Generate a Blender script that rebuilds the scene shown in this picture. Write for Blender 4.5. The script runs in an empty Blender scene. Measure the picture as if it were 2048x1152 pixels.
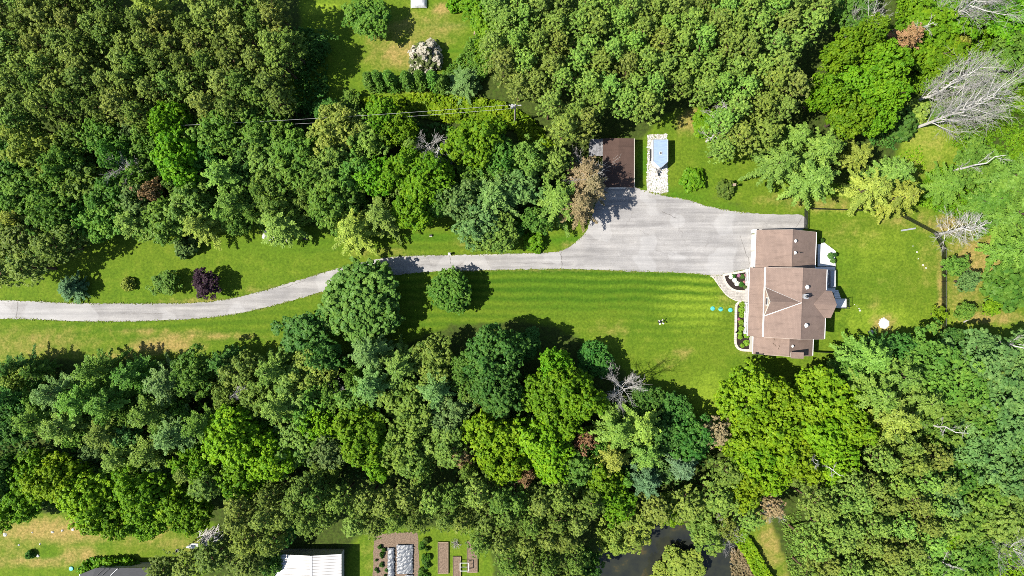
import bpy, bmesh, math, random
import numpy as np
from mathutils import Vector, Matrix

SC = bpy.context.scene
COL = SC.collection
R_ = math.radians

# ------------------------------------------------------------------ camera, sky, sun, exposure
CAM_H = 107.0                 # drone height in metres
S = 0.0785                    # metres of ground per photograph pixel
cam_d = bpy.data.cameras.new('camera')
cam_d.sensor_width = 36.0
cam_d.lens = 36.0 * CAM_H / (2048 * S)
cam_d.clip_start = 1.0
cam_d.clip_end = 5000.0
cam = bpy.data.objects.new('camera', cam_d)
cam.location = (0, 0, CAM_H)
cam.rotation_euler = (0, 0, 0)
COL.objects.link(cam)
SC.camera = cam

SUN_EL, SUN_AZ = R_(53.0), R_(11.0)      # shadows run right and a little up
world = bpy.data.worlds.new('World')
SC.world = world
world.use_nodes = True
wn = world.node_tree
bg = wn.nodes['Background']
sky = wn.nodes.new('ShaderNodeTexSky')
sky.sky_type = 'NISHITA'
sky.sun_disc = False
sky.sun_elevation = SUN_EL
sky.sun_rotation = math.atan2(-math.cos(SUN_AZ), -math.sin(SUN_AZ))
sky.air_density = 1.0
sky.dust_density = 0.6
wn.links.new(sky.outputs[0], bg.inputs[0])
bg.inputs[1].default_value = 0.085
sun_d = bpy.data.lights.new('sun', 'SUN')
sun_d.energy = 4.6
sun_d.angle = R_(0.5)
sun_d.color = (1.0, 0.95, 0.86)
sun = bpy.data.objects.new('sun', sun_d)
ldir = Vector((math.cos(SUN_AZ) * math.cos(SUN_EL), math.sin(SUN_AZ) * math.cos(SUN_EL), -math.sin(SUN_EL)))
sun.rotation_euler = ldir.to_track_quat('-Z', 'Y').to_euler()
sun.location = (0, 0, 150)
COL.objects.link(sun)
vs = SC.view_settings
vs.view_transform = 'Standard'
vs.look = 'None'
vs.gamma = 1.0
vs.use_curve_mapping = False
vs.exposure = 1.3
SC.cycles.max_bounces = 5
SC.cycles.diffuse_bounces = 3
SC.cycles.glossy_bounces = 2
SC.cycles.transmission_bounces = 3
SC.cycles.use_denoising = False
SC.cycles.filter_width = 0.85

# ------------------------------------------------------------------ helpers
def P(px, py, z=0.0):
    """A photograph pixel seen at height z -> world point."""
    k = S * (CAM_H - z) / CAM_H
    return Vector(((px - 1024) * k, (576 - py) * k, z))

def tag(o, label=None, cat=None, group=None, kind=None):
    if label: o['label'] = label
    if cat: o['category'] = cat
    if group: o['group'] = group
    if kind: o['kind'] = kind
    return o

def empty(name, loc=(0, 0, 0), rz=0.0):
    o = bpy.data.objects.new(name, None)
    o.empty_display_size = 0.3
    o.location = loc
    o.rotation_euler = (0, 0, rz)
    COL.objects.link(o)
    return o

def link(name, me, parent=None, loc=None):
    o = bpy.data.objects.new(name, me)
    COL.objects.link(o)
    if parent is not None: o.parent = parent
    if loc is not None: o.location = loc
    return o

class MB:
    """Collects boxes, prisms, tubes and lathes into one mesh."""
    def __init__(self): self.v, self.f = [], []
    def add(self, vs_, fs_):
        b = len(self.v)
        self.v += [tuple(p) for p in vs_]
        self.f += [tuple(b + i for i in f) for f in fs_]
        return self
    def box(self, x0, x1, y0, y1, z0, z1, m=None):
        vs_ = [(x, y, z) for z in (z0, z1) for x, y in ((x0, y0), (x1, y0), (x1, y1), (x0, y1))]
        if m is not None: vs_ = [tuple(m @ Vector(p)) for p in vs_]
        return self.add(vs_, [(3, 2, 1, 0), (4, 5, 6, 7), (0, 1, 5, 4), (1, 2, 6, 5), (2, 3, 7, 6), (3, 0, 4, 7)])
    def prism(self, poly, z0, z1):
        n = len(poly)
        a = sum(poly[i][0] * poly[(i + 1) % n][1] - poly[(i + 1) % n][0] * poly[i][1] for i in range(n))
        if a < 0: poly = poly[::-1]
        vs_ = [(p[0], p[1], z0) for p in poly] + [(p[0], p[1], z1) for p in poly]
        fs_ = [tuple(range(n - 1, -1, -1)), tuple(range(n, 2 * n))] + [(i, (i + 1) % n, n + (i + 1) % n, n + i) for i in range(n)]
        return self.add(vs_, fs_)
    def slab(self, quad, t, n=None):
        """A plate: the polygon (3D points, seen from above counter-clockwise) is its top, t its thickness downwards."""
        q = [Vector(p) for p in quad]
        k = len(q)
        if n is None: n = Vector((0, 0, 1))
        a = sum(q[i].x * q[(i + 1) % k].y - q[(i + 1) % k].x * q[i].y for i in range(k))
        if a < 0: q = q[::-1]
        vs_ = [p - n * t for p in q] + q
        return self.add(vs_, [tuple(range(k - 1, -1, -1)), tuple(range(k, 2 * k))] + [(i, (i + 1) % k, k + (i + 1) % k, k + i) for i in range(k)])
    def tube(self, pts, radii, sides=6, cap=True):
        pts = [Vector(p) for p in pts]
        if not hasattr(radii, '__len__'): radii = [radii] * len(pts)
        b = len(self.v)
        for i, p in enumerate(pts):
            d = (pts[min(i + 1, len(pts) - 1)] - pts[max(i - 1, 0)]).normalized()
            u = d.orthogonal().normalized(); w = d.cross(u)
            for s in range(sides):
                a = 2 * math.pi * s / sides
                self.v.append(tuple(p + (u * math.cos(a) + w * math.sin(a)) * radii[i]))
        for i in range(len(pts) - 1):
            for s in range(sides):
                t = (s + 1) % sides
                self.f.append((b + i * sides + s, b + i * sides + t, b + (i + 1) * sides + t, b + (i + 1) * sides + s))
        if cap:
            self.f.append(tuple(b + s for s in range(sides - 1, -1, -1)))
            e = b + (len(pts) - 1) * sides
            self.f.append(tuple(e + s for s in range(sides)))
        return self
    def lathe(self, prof, c=(0, 0, 0), sides=16):
        b = len(self.v)
        for r, z in prof:
            for s in range(sides):
                a = 2 * math.pi * s / sides
                self.v.append((c[0] + r * math.cos(a), c[1] + r * math.sin(a), c[2] + z))
        for i in range(len(prof) - 1):
            for s in range(sides):
                t = (s + 1) % sides
                self.f.append((b + i * sides + s, b + i * sides + t, b + (i + 1) * sides + t, b + (i + 1) * sides + s))
        self.f.append(tuple(b + s for s in range(sides - 1, -1, -1)))
        e = b + (len(prof) - 1) * sides
        self.f.append(tuple(e + s for s in range(sides)))
        return self
    def mesh(self, name, mat, smooth=False):
        me = bpy.data.meshes.new(name)
        me.from_pydata(self.v, [], self.f)
        me.update()
        if mat is not None: me.materials.append(mat)
        if smooth: me.shade_smooth()
        return me
    def build(self, name, mat, parent=None, loc=None, smooth=False):
        return link(name, self.mesh(name, mat, smooth), parent, loc)

def poly_sheet(name, pts, z, mat, parent=None):
    """Flat polygon (list of xy) at height z, triangulated."""
    bm = bmesh.new()
    vs_ = [bm.verts.new((p[0], p[1], z)) for p in pts]
    f = bm.faces.new(vs_)
    f.normal_update()
    if f.normal.z < 0: f.normal_flip()
    bmesh.ops.triangulate(bm, faces=bm.faces[:], ngon_method='EAR_CLIP')
    me = bpy.data.meshes.new(name)
    bm.to_mesh(me); bm.free()
    me.materials.append(mat)
    return link(name, me, parent)

def resample(pts, step, closed=True, jit=0.0, rng=None, smooth=True):
    """Catmull-Rom through pixel points, then evenly spaced with a little sideways unevenness."""
    q = [np.array(p[:2], float) for p in pts]
    n = len(q)
    out = []
    for i in range(n if closed else n - 1):
        p0, p1, p2, p3 = (q[(i + k) % n] if closed else q[min(max(i + k, 0), n - 1)] for k in (-1, 0, 1, 2))
        m = max(1, int(np.linalg.norm(p2 - p1) / step))
        for j in range(m):
            t = j / m
            if smooth:
                c = 0.5 * ((2 * p1) + (-p0 + p2) * t + (2 * p0 - 5 * p1 + 4 * p2 - p3) * t * t + (-p0 + 3 * p1 - 3 * p2 + p3) * t ** 3)
            else: c = p1 + (p2 - p1) * t
            out.append(c)
    if not closed: out.append(q[-1])
    if jit and rng is not None:
        for i in range(len(out)): out[i] = out[i] + rng.normal(0, jit, 2)
    return out

# ------------------------------------------------------------------ materials
def nodes(name):
    m = bpy.data.materials.new(name)
    m.use_nodes = True
    t = m.node_tree
    return m, t, t.nodes['Principled BSDF']

def N(t, typ, **kw):
    n = t.nodes.new(typ)
    for k, v in kw.items():
        if k.startswith('i_'):
            key = k[2:]
            n.inputs[int(key) if key.isdigit() else key.replace('_', ' ')].default_value = v
        else: setattr(n, k, v)
    return n

def coords(t, scale=(1, 1, 1), obj=True):
    tc = N(t, 'ShaderNodeTexCoord')
    mp = N(t, 'ShaderNodeMapping')
    mp.inputs['Scale'].default_value = scale
    t.links.new(tc.outputs['Object' if obj else 'Generated'], mp.inputs[0])
    return mp.outputs[0]

def noise(t, vec, scale, detail=4, rough=0.55):
    n = N(t, 'ShaderNodeTexNoise')
    n.inputs['Scale'].default_value = scale
    n.inputs['Detail'].default_value = detail
    n.inputs['Roughness'].default_value = rough
    if vec is not None: t.links.new(vec, n.inputs['Vector'])
    return n.outputs['Fac']

def ramp(t, fac, stops):
    r = N(t, 'ShaderNodeValToRGB')
    e = r.color_ramp.elements
    while len(e) < len(stops): e.new(0.5)
    for x, (p, c) in zip(e, stops):
        x.position = p
        x.color = c if len(c) == 4 else (*c, 1)
    t.links.new(fac, r.inputs[0])
    return r.outputs[0]

def mix(t, fac, a, b, mode='MIX'):
    m = N(t, 'ShaderNodeMix', data_type='RGBA', blend_type=mode)
    for sock, v in ((m.inputs[0], fac), (m.inputs[6], a), (m.inputs[7], b)):
        if hasattr(v, 'links') or isinstance(v, bpy.types.NodeSocket): t.links.new(v, sock)
        else: sock.default_value = v if not isinstance(v, tuple) else (*v[:3], 1)
    return m.outputs[2]

def math_(t, op, a, b=0.0, clamp=False):
    m = N(t, 'ShaderNodeMath', operation=op, use_clamp=clamp)
    for i, v in enumerate((a, b)):
        if isinstance(v, bpy.types.NodeSocket): t.links.new(v, m.inputs[i])
        else: m.inputs[i].default_value = v
    return m.outputs[0]

def bump(t, bsdf, h, strength=0.3, dist=0.05):
    b = N(t, 'ShaderNodeBump')
    b.inputs['Strength'].default_value = strength
    b.inputs['Distance'].default_value = dist
    t.links.new(h, b.inputs['Height'])
    t.links.new(b.outputs[0], bsdf.inputs['Normal'])

def plain(name, col, rough=0.7, var=0.2, scale=2.5, spec=0.3, metal=0.0, stretch=(1, 1, 1), bmp=0.15):
    """Weathered single-colour surface: two noises shift the tone, a fine one adds relief."""
    m, t, b = nodes(name)
    v = coords(t, stretch)
    n1 = noise(t, v, scale, 5)
    lo = tuple(c * (1 - var) for c in col); hi = tuple(min(1, c * (1 + var)) for c in col)
    c = ramp(t, n1, [(0.3, lo), (0.7, hi)])
    t.links.new(c, b.inputs['Base Color'])
    b.inputs['Roughness'].default_value = rough
    b.inputs['Specular IOR Level'].default_value = spec
    b.inputs['Metallic'].default_value = metal
    if bmp: bump(t, b, noise(t, v, scale * 9, 3), bmp, 0.02)
    return m

def foliage_mat(name, transl=0.3, spread=0.55, hue=0.035):
    """Leaf colour = the object's own colour, shifted a little from tuft to tuft and from tree to tree."""
    m, t, b = nodes(name)
    oi = N(t, 'ShaderNodeObjectInfo')
    at = N(t, 'ShaderNodeAttribute', attribute_name='tone')
    hs = N(t, 'ShaderNodeHueSaturation')
    h = math_(t, 'ADD', math_(t, 'MULTIPLY', math_(t, 'SUBTRACT', at.outputs['Fac'], 0.5), -hue), 0.5)
    h = math_(t, 'ADD', h, math_(t, 'MULTIPLY', math_(t, 'SUBTRACT', oi.outputs['Random'], 0.5), 0.02))
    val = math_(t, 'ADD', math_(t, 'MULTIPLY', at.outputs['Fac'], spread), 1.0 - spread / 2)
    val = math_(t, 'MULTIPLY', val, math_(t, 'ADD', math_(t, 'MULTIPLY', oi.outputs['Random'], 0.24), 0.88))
    t.links.new(h, hs.inputs['Hue']); t.links.new(val, hs.inputs['Value'])
    t.links.new(oi.outputs['Color'], hs.inputs['Color'])
    t.links.new(hs.outputs[0], b.inputs['Base Color'])
    b.inputs['Roughness'].default_value = 0.5
    b.inputs['Specular IOR Level'].default_value = 0.14
    tr = N(t, 'ShaderNodeBsdfTranslucent')
    t.links.new(mix(t, 1.0, hs.outputs[0], (1.0, 1.0, 0.55), 'MULTIPLY'), tr.inputs[0])
    mx = N(t, 'ShaderNodeMixShader')
    mx.inputs[0].default_value = transl
    t.links.new(b.outputs[0], mx.inputs[1]); t.links.new(tr.outputs[0], mx.inputs[2])
    t.links.new(mx.outputs[0], t.nodes['Material Output'].inputs[0])
    return m

M = {}
M['leaf'] = foliage_mat('leaves', 0.44, 0.5)
M['needle'] = foliage_mat('needles', 0.36, 0.6, 0.03)
M['bark'] = plain('bark', (0.062, 0.047, 0.034), 0.9, 0.4, 6, 0.1, stretch=(4, 4, 0.6), bmp=0.5)
M['pine_bark'] = plain('pine_bark', (0.106, 0.066, 0.047), 0.9, 0.4, 6, 0.1, stretch=(3, 3, 0.8), bmp=0.5)
M['dead_wood'] = plain('dead_wood', (0.40, 0.385, 0.36), 0.85, 0.25, 8, 0.1, stretch=(3, 3, 0.5), bmp=0.4)
M['grey_wood'] = plain('grey_wood', (0.28, 0.265, 0.245), 0.85, 0.3, 8, 0.1, stretch=(3, 3, 0.5), bmp=0.4)
M['white'] = plain('white_paint', (0.56, 0.56, 0.55), 0.5, 0.05, 3, 0.4)
M['siding'] = plain('pale_siding', (0.386, 0.362, 0.324), 0.7, 0.08, 2, 0.3, stretch=(1, 1, 12))
M['stone'] = plain('stone_facing', (0.287, 0.212, 0.156), 0.9, 0.4, 7, 0.2, bmp=0.6)
M['concrete'] = plain('concrete', (0.312, 0.299, 0.280), 0.9, 0.2, 3, 0.2)
M['kerb'] = plain('kerb_block', (0.386, 0.349, 0.299), 0.9, 0.15, 4, 0.2)
M['paver'] = plain('paver', (0.274, 0.256, 0.230), 0.9, 0.28, 2.2, 0.2)
M['mulch'] = plain('mulch', (0.022, 0.016, 0.014), 0.95, 0.5, 14, 0.1, bmp=0.8)
M['soil'] = plain('soil', (0.135, 0.098, 0.070), 0.95, 0.4, 5, 0.1, bmp=0.8)
M['glass'] = plain('window_glass', (0.019, 0.025, 0.031), 0.08, 0.1, 1, 0.6, bmp=0)
M['black'] = plain('black_metal', (0.009, 0.010, 0.011), 0.5, 0.2, 5, 0.4)
M['galv'] = plain('galvanised_metal', (0.343, 0.349, 0.355), 0.4, 0.12, 5, 0.5, metal=0.4)
M['teal'] = plain('teal_plastic', (0.056, 0.312, 0.287), 0.5, 0.12, 6, 0.4)
M['boulder'] = plain('pale_rock', (0.386, 0.374, 0.355), 0.9, 0.25, 5, 0.2, bmp=0.7)
M['timber'] = plain('timber', (0.212, 0.162, 0.112), 0.85, 0.3, 6, 0.15, stretch=(1, 6, 6))
M['tarp'] = plain('silver_tarp', (0.374, 0.380, 0.393), 0.45, 0.3, 2.2, 0.5, bmp=0.5)
M['trailer_roof'] = plain('trailer_roof_sheet', (0.25, 0.33, 0.45), 0.35, 0.12, 1.4, 0.5, metal=0.25, stretch=(1, 3, 1))  # blue of the reflected sky is put into the base colour
M['tyre'] = plain('tyre_rubber', (0.012, 0.012, 0.012), 0.85, 0.2, 6, 0.2)
M['plastic_mulch'] = plain('mulch_film', (0.075, 0.083, 0.095), 0.32, 0.45, 5, 0.6, stretch=(1.6, 1, 1), bmp=1.0)
M['cover'] = plain('furniture_cover', (0.262, 0.268, 0.287), 0.7, 0.1, 3, 0.3)
M['pot'] = plain('dark_pot', (0.038, 0.031, 0.031), 0.6, 0.2, 5, 0.4)
M['cream'] = plain('cream_paint', (0.449, 0.424, 0.362), 0.5, 0.1, 4, 0.4)
M['dark_roof'] = plain('dark_roofing', (0.022, 0.023, 0.026), 0.7, 0.3, 2, 0.3, stretch=(1, 8, 1))
M['metal_roof'] = plain('pale_metal_roof', (0.42, 0.41, 0.40), 0.5, 0.08, 1.5, 0.4, stretch=(1, 4, 1))
M['seam'] = plain('roof_seam', (0.22, 0.21, 0.20), 0.5, 0.1, 3, 0.3)
M['shade_toned_sheet'] = plain('shade_toned_sheet', (0.13, 0.13, 0.135), 0.8, 0.5, 2.5, 0.2)  # pale sheet darkened and mottled to carry the dappled tree shade
M['tan_trim'] = plain('tan_trim', (0.30, 0.25, 0.21), 0.6, 0.1, 3, 0.3)
M['scrap'] = plain('pale_scrap', (0.36, 0.36, 0.33), 0.8, 0.2, 5, 0.2)
M['ash'] = plain('fire_ash', (0.42, 0.41, 0.39), 0.95, 0.25, 4, 0.1)
M['wire'] = plain('wire', (0.22, 0.22, 0.22), 0.5, 0.1, 3, 0.4)

def shingles(name, col, dark=0.55):
    """Asphalt shingles: staggered tabs in courses, blotches, streaks of soot running down the slope (x)."""
    m, t, b = nodes(name)
    v = coords(t)
    br = N(t, 'ShaderNodeTexBrick', offset=0.5)
    rot = N(t, 'ShaderNodeMapping'); rot.inputs['Rotation'].default_value = (0, 0, math.pi / 2)
    t.links.new(v, rot.inputs[0]); t.links.new(rot.outputs[0], br.inputs['Vector'])
    br.inputs['Scale'].default_value = 1.0
    br.inputs['Brick Width'].default_value = 0.34
    br.inputs['Row Height'].default_value = 0.15
    br.inputs['Mortar Size'].default_value = 0.012
    br.inputs['Color1'].default_value = (*[c * 0.95 for c in col], 1)
    br.inputs['Color2'].default_value = (*[c * 1.05 for c in col], 1)
    br.inputs['Mortar'].default_value = (*[c * 0.82 for c in col], 1)
    big = noise(t, v, 0.35, 5, 0.6)
    c = mix(t, 1.0, br.outputs['Color'], ramp(t, big, [(0.3, (0.84, 0.84, 0.84)), (0.7, (1.1, 1.09, 1.07))]), 'MULTIPLY')
    sv = coords(t, (0.35, 2.6, 1))
    st = noise(t, sv, 0.8, 5, 0.65)
    c = mix(t, ramp(t, st, [(0.52, (0, 0, 0)), (0.78, (dark, dark, dark))]), c, tuple(x * 0.35 for x in col))
    t.links.new(c, b.inputs['Base Color'])
    b.inputs['Roughness'].default_value = 0.9
    b.inputs['Specular IOR Level'].default_value = 0.15
    bump(t, b, br.outputs['Fac'], 0.25, 0.02)
    return m
M['shingle'] = shingles('brown_shingles', (0.174, 0.126, 0.104))
M['shed_shingle'] = shingles('red_brown_shingles', (0.066, 0.042, 0.034), 0.5)
# ------------------------------------------------------------------ the ground: one sheet to the horizon, split into woodland ground and lawn
rng = np.random.default_rng(7)

def inpoly(X, Y, poly):
    inside = np.zeros(X.shape, bool)
    n = len(poly)
    for i in range(n):
        x0, y0 = poly[i]; x1, y1 = poly[(i + 1) % n]
        c = ((y0 > Y) != (y1 > Y)) & (X < (x1 - x0) * (Y - y0) / (y1 - y0 + 1e-12) + x0)
        inside ^= c
    return inside

fx = np.arange(-92, 92.01, 0.8); fy = np.arange(-54, 54.01, 0.8)
outx = np.array([130, 220, 420, 900, 1800.0])
gx = np.concatenate([-outx[::-1], fx, outx]); gy = np.concatenate([-outx[::-1], fy, outx])
GX, GY = np.meshgrid(gx, gy)
PX, PY = GX / S + 1024, 576 - GY / S          # ground pixel of every grid point

LAWNS = [
    [(-300, 560), (60, 560), (200, 480), (420, 440), (640, 450), (900, 430), (1120, 430), (1290, 370), (1500, 425), (1600, 428), (1500, 470),
     (1480, 710), (1690, 730), (1450, 850), (1320, 860), (1250, 740), (1130, 660), (1040, 640), (900, 650), (780, 700), (600, 720), (300, 720), (-300, 730)],
    [(1500, 470), (1600, 428), (1290, 370), (1260, 300), (1330, 230), (1400, 210), (1500, 300), (1750, 400), (1800, 300), (1800, 220), (1900, 180), (1960, 300),
     (1850, 400), (2080, 480), (2080, 700), (1880, 700), (1690, 730), (1480, 710)],
    [(600, -80), (960, -80), (960, 90), (900, 190), (960, 200), (730, 200), (560, 220), (600, 100)],
    [(-80, 1040), (180, 1020), (440, 1050), (440, 1120), (330, 1220), (-80, 1220)],
    [(700, 1080), (770, 1050), (980, 1060), (990, 1220), (690, 1220)],
    [(1440, 1010), (1540, 1030), (1600, 1220), (1540, 1220)],
]
lawn_m = np.zeros(GX.shape, bool)
for L in LAWNS: lawn_m |= inpoly(PX, PY, L)
fine = np.ix_((gy > -92) & (np.abs(gy) < 55), np.abs(gx) < 93)
def blur(a, n):
    for _ in range(n):
        p = np.pad(a, 1, mode='edge')
        a = (p[1:-1, 1:-1] * 2 + p[:-2, 1:-1] + p[2:, 1:-1] + p[1:-1, :-2] + p[1:-1, 2:]) / 6
    return a
litter = blur(1.0 - lawn_m.astype(float), 3)

def blob(lst):
    a = np.zeros(GX.shape)
    for px, py, rx, ry, v in lst:
        d = ((PX - px) / rx) ** 2 + ((PY - py) / ry) ** 2
        a = np.maximum(a, v * np.exp(-d ** 1.3 * .7))
    return a
dry = blob([(330, 690, 75, 16, .95), (400, 672, 120, 10, .7), (300, 665, 90, 8, .6), (60, 690, 160, 40, .55), (200, 620, 260, 8, .55), (410, 605, 90, 9, .7), (600, 580, 120, 10, .6),
            (240, 712, 60, 10, .7), (760, 505, 90, 8, .5), (930, 482, 40, 14, .35), (560, 465, 40, 20, .55), (1340, 725, 40, 14, .45), (1220, 660, 60, 22, .35), (1365, 705, 22, 12, .6), (1130, 540, 300, 4, .4),
            (1660, 410, 90, 16, .6), (1560, 400, 60, 14, .5), (1800, 440, 90, 18, .45), (1900, 450, 60, 20, .8), (1960, 520, 60, 50, .9), (1990, 500, 40, 30, .95), (1930, 590, 50, 60, .55), (1985, 635, 80, 14, .8),
            (1878, 600, 4, 120, .8), (1860, 520, 26, 70, .35), (1800, 560, 60, 50, .25), (1700, 470, 70, 30, .35), (1745, 610, 16, 14, .5), (1768, 647, 26, 20, .9),
            (1380, 240, 30, 28, .8), (1860, 290, 60, 50, .45), (1840, 330, 60, 40, .4), (1800, 330, 30, 30, .3),
            (840, 60, 90, 40, .55), (883, 20, 22, 13, 1.0), (800, 110, 60, 30, .75), (870, 60, 30, 8, .7), (760, 90, 40, 60, .5), (860, 185, 100, 10, .35),
            (120, 1062, 130, 26, .95), (290, 1062, 60, 14, .8), (60, 1125, 140, 10, .75), (160, 1110, 40, 14, .9), (330, 1085, 120, 24, .5), (20, 1090, 60, 40, .5),
            (740, 1110, 20, 60, .35), (1540, 1090, 30, 50, .7), (1500, 1030, 60, 25, .9), (1570, 1120, 20, 60, .5), (1055, 285, 40, 22, .55), (1140, 490, 20, 10, .6), (1190, 470, 30, 12, .4),
            (1452, 600, 30, 24, .4), (1500, 705, 30, 8, .45), (1300, 384, 40, 6, .7)])
lush = blob([(1180, 580, 260, 60, .6), (1140, 690, 60, 30, .6), (880, 475, 140, 14, .75), (560, 490, 200, 30, .5), (1320, 400, 100, 30, .9), (1440, 420, 60, 20, .7), (860, 100, 120, 5, .9), (900, 48, 80, 6, .9),
             (1680, 520, 60, 40, .5), (1760, 560, 70, 50, .4), (1890, 230, 60, 20, .9), (1140, 480, 60, 12, .9), (1285, 320, 12, 40, 1), (1420, 780, 60, 60, .5), (110, 1118, 90, 8, .8), (300, 480, 120, 20, .3),
             (1060, 600, 90, 30, .4), (1740, 690, 60, 20, .5)])
lime = blob([(1390, 600, 80, 70, .9), (1250, 560, 200, 20, .5), (1200, 690, 30, 16, .9), (1420, 800, 50, 60, .9), (1750, 500, 110, 70, .55), (1760, 640, 90, 40, .8), (1860, 290, 90, 60, .8), (1900, 640, 70, 40, .7),
             (640, 15, 40, 14, 1.0), (1700, 420, 100, 20, .6), (860, 190, 120, 12, .8), (860, 20, 60, 20, .5)])
stripe = blob([(1150, 570, 420, 46, 1.0), (900, 640, 200, 30, .6), (420, 650, 420, 40, .5), (780, 490, 200, 20, .5), (1340, 640, 120, 40, .5)])
dry *= np.clip(0.75 + 0.5 * rng.random(GX.shape), 0, 1.3)

def ground_mesh(name, facemask, mat, z=0.0):
    ny, nx = GX.shape
    idx = np.arange(ny * nx).reshape(ny, nx)
    q = np.stack([idx[:-1, :-1], idx[:-1, 1:], idx[1:, 1:], idx[1:, :-1]], -1)[facemask]
    used = np.unique(q)
    remap = -np.ones(ny * nx, int); remap[used] = np.arange(len(used))
    co = np.stack([GX.ravel()[used], GY.ravel()[used], np.full(len(used), z)], 1)
    me = quad_mesh(name, co, remap[q])
    for nm, a in (('litter', litter), ('dry', dry), ('lush', lush), ('lime', lime), ('stripe', stripe)):
        at = me.attributes.new(nm, 'FLOAT', 'POINT')
        at.data.foreach_set('value', a.ravel()[used].astype(np.float32))
    me.materials.append(mat)
    o = link(name, me)
    tag(o, kind='structure')
    return o

def quad_mesh(name, co, quads):
    me = bpy.data.meshes.new(name)
    k = quads.shape[1]
    me.vertices.add(len(co)); me.vertices.foreach_set('co', co.astype(np.float32).ravel())
    me.loops.add(quads.size); me.loops.foreach_set('vertex_index', quads.astype(np.int32).ravel())
    me.polygons.add(len(quads))
    me.polygons.foreach_set('loop_start', np.arange(0, quads.size, k, dtype=np.int32))
    me.update(calc_edges=True)
    return me

def ground_material():
    m, t, b = nodes('grass_and_litter')
    v = coords(t)
    A = lambda n: N(t, 'ShaderNodeAttribute', attribute_name=n).outputs['Fac']
    fine_n = noise(t, v, 2.6, 8, 0.78)
    mid = noise(t, v, 0.55, 6, 0.65)
    big = noise(t, v, 0.09, 4, 0.5)
    grain = noise(t, v, 16.0, 3, 0.8)
    c = ramp(t, mid, [(0.28, (0.0442, 0.0884, 0.0053)), (0.5, (0.0663, 0.1158, 0.0067)), (0.74, (0.1054, 0.1424, 0.0134))])
    c = mix(t, ramp(t, big, [(0.35, (0, 0, 0)), (0.7, (0.5020, 0.4910, 0.3348))]), c, (0.0924, 0.1228, 0.0094))
    def m_attr(name, lo, hi, gain=1.0):
        f = math_(t, 'MULTIPLY', A(name), gain)
        f = math_(t, 'ADD', f, math_(t, 'MULTIPLY', math_(t, 'SUBTRACT', mid, 0.5), 0.9))
        f = math_(t, 'ADD', f, math_(t, 'MULTIPLY', math_(t, 'SUBTRACT', fine_n, 0.5), 0.5))
        mr = N(t, 'ShaderNodeMapRange', clamp=True, interpolation_type='SMOOTHSTEP')
        mr.inputs[1].default_value = lo; mr.inputs[2].default_value = hi
        t.links.new(f, mr.inputs[0])
        return mr.outputs[0]
    c = mix(t, m_attr('lush', 0.25, 0.95), c, (0.0422, 0.1031, 0.0047))
    c = mix(t, m_attr('lime', 0.3, 1.0), c, (0.1255, 0.1817, 0.0134))
    # mower stripes: bands along x that bow a little
    sx = N(t, 'ShaderNodeSeparateXYZ'); t.links.new(v, sx.inputs[0])
    bow = math_(t, 'MULTIPLY', math_(t, 'MULTIPLY', sx.outputs[0], sx.outputs[0]), 0.0006)
    ph = math_(t, 'ADD', math_(t, 'ADD', sx.outputs[1], bow), math_(t, 'MULTIPLY', noise(t, v, 0.12, 2), 1.2))
    sv = N(t, 'ShaderNodeMath', operation='SINE'); t.links.new(math_(t, 'MULTIPLY', ph, 4.6), sv.inputs[0])
    sf = math_(t, 'MULTIPLY', math_(t, 'ADD', math_(t, 'MULTIPLY', sv.outputs[0], 0.5), 0.5), A('stripe'))
    sf = math_(t, 'MULTIPLY', sf, math_(t, 'ADD', math_(t, 'MULTIPLY', mid, 0.9), 0.15))
    c = mix(t, math_(t, 'MULTIPLY', sf, 1.9, True), c, (0.0341, 0.0805, 0.0040))
    c = mix(t, m_attr('dry', 0.15, 1.05), c, mix(t, fine_n, (0.1305, 0.1031, 0.0234), (0.2811, 0.2063, 0.0736)))
    # woodland litter
    lit = ramp(t, noise(t, v, 1.6, 5, 0.7), [(0.3, (0.0201, 0.0334, 0.0067)), (0.5, (0.0361, 0.0511, 0.0094)), (0.75, (0.0401, 0.0835, 0.0080))])
    c = mix(t, m_attr('litter', 0.3, 0.75), c, lit)
    c = mix(t, 1.0, c, ramp(t, fine_n, [(0.36, (0.62, 0.66, 0.6)), (0.5, (0.97, 0.98, 0.97)), (0.64, (1.36, 1.31, 1.4))]), 'MULTIPLY')
    c = mix(t, 1.0, c, ramp(t, grain, [(0.3, (0.78, 0.8, 0.75)), (0.7, (1.22, 1.2, 1.2))]), 'MULTIPLY')
    t.links.new(c, b.inputs['Base Color'])
    b.inputs['Roughness'].default_value = 0.9
    b.inputs['Specular IOR Level'].default_value = 0.1
    bump(t, b, fine_n, 0.6, 0.09)
    return m
M['ground'] = ground_material()
fm = (lawn_m[:-1, :-1] & lawn_m[1:, 1:] & lawn_m[:-1, 1:] & lawn_m[1:, :-1])
POND = [(1185, 1180), (1192, 1120), (1200, 1085), (1240, 1070), (1290, 1055), (1320, 1036), (1350, 1032), (1390, 1050), (1430, 1062), (1470, 1075), (1492, 1110), (1512, 1180), (1500, 1240), (1190, 1240)]
ground_mesh('ground', ~fm, M['ground'])
ground_mesh('lawn', fm, M['ground'])

# pond water
def pond():
    pts = [P(x, y) for x, y in resample(POND, 18)]
    m, t, b = nodes('pond_water')
    v = coords(t)
    c1 = ramp(t, noise(t, v, 0.35, 4), [(0.35, (0.012, 0.014, 0.014)), (0.58, (0.022, 0.024, 0.016)), (0.78, (0.085, 0.058, 0.016))])
    t.links.new(c1, b.inputs['Base Color'])
    b.inputs['Roughness'].default_value = 0.06
    b.inputs['IOR'].default_value = 1.33
    bump(t, b, noise(t, v, 3.0, 3), 0.05, 0.02)
    tag(poly_sheet('pond_water', pts, 0.02, m), kind='structure')
pond()

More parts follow.
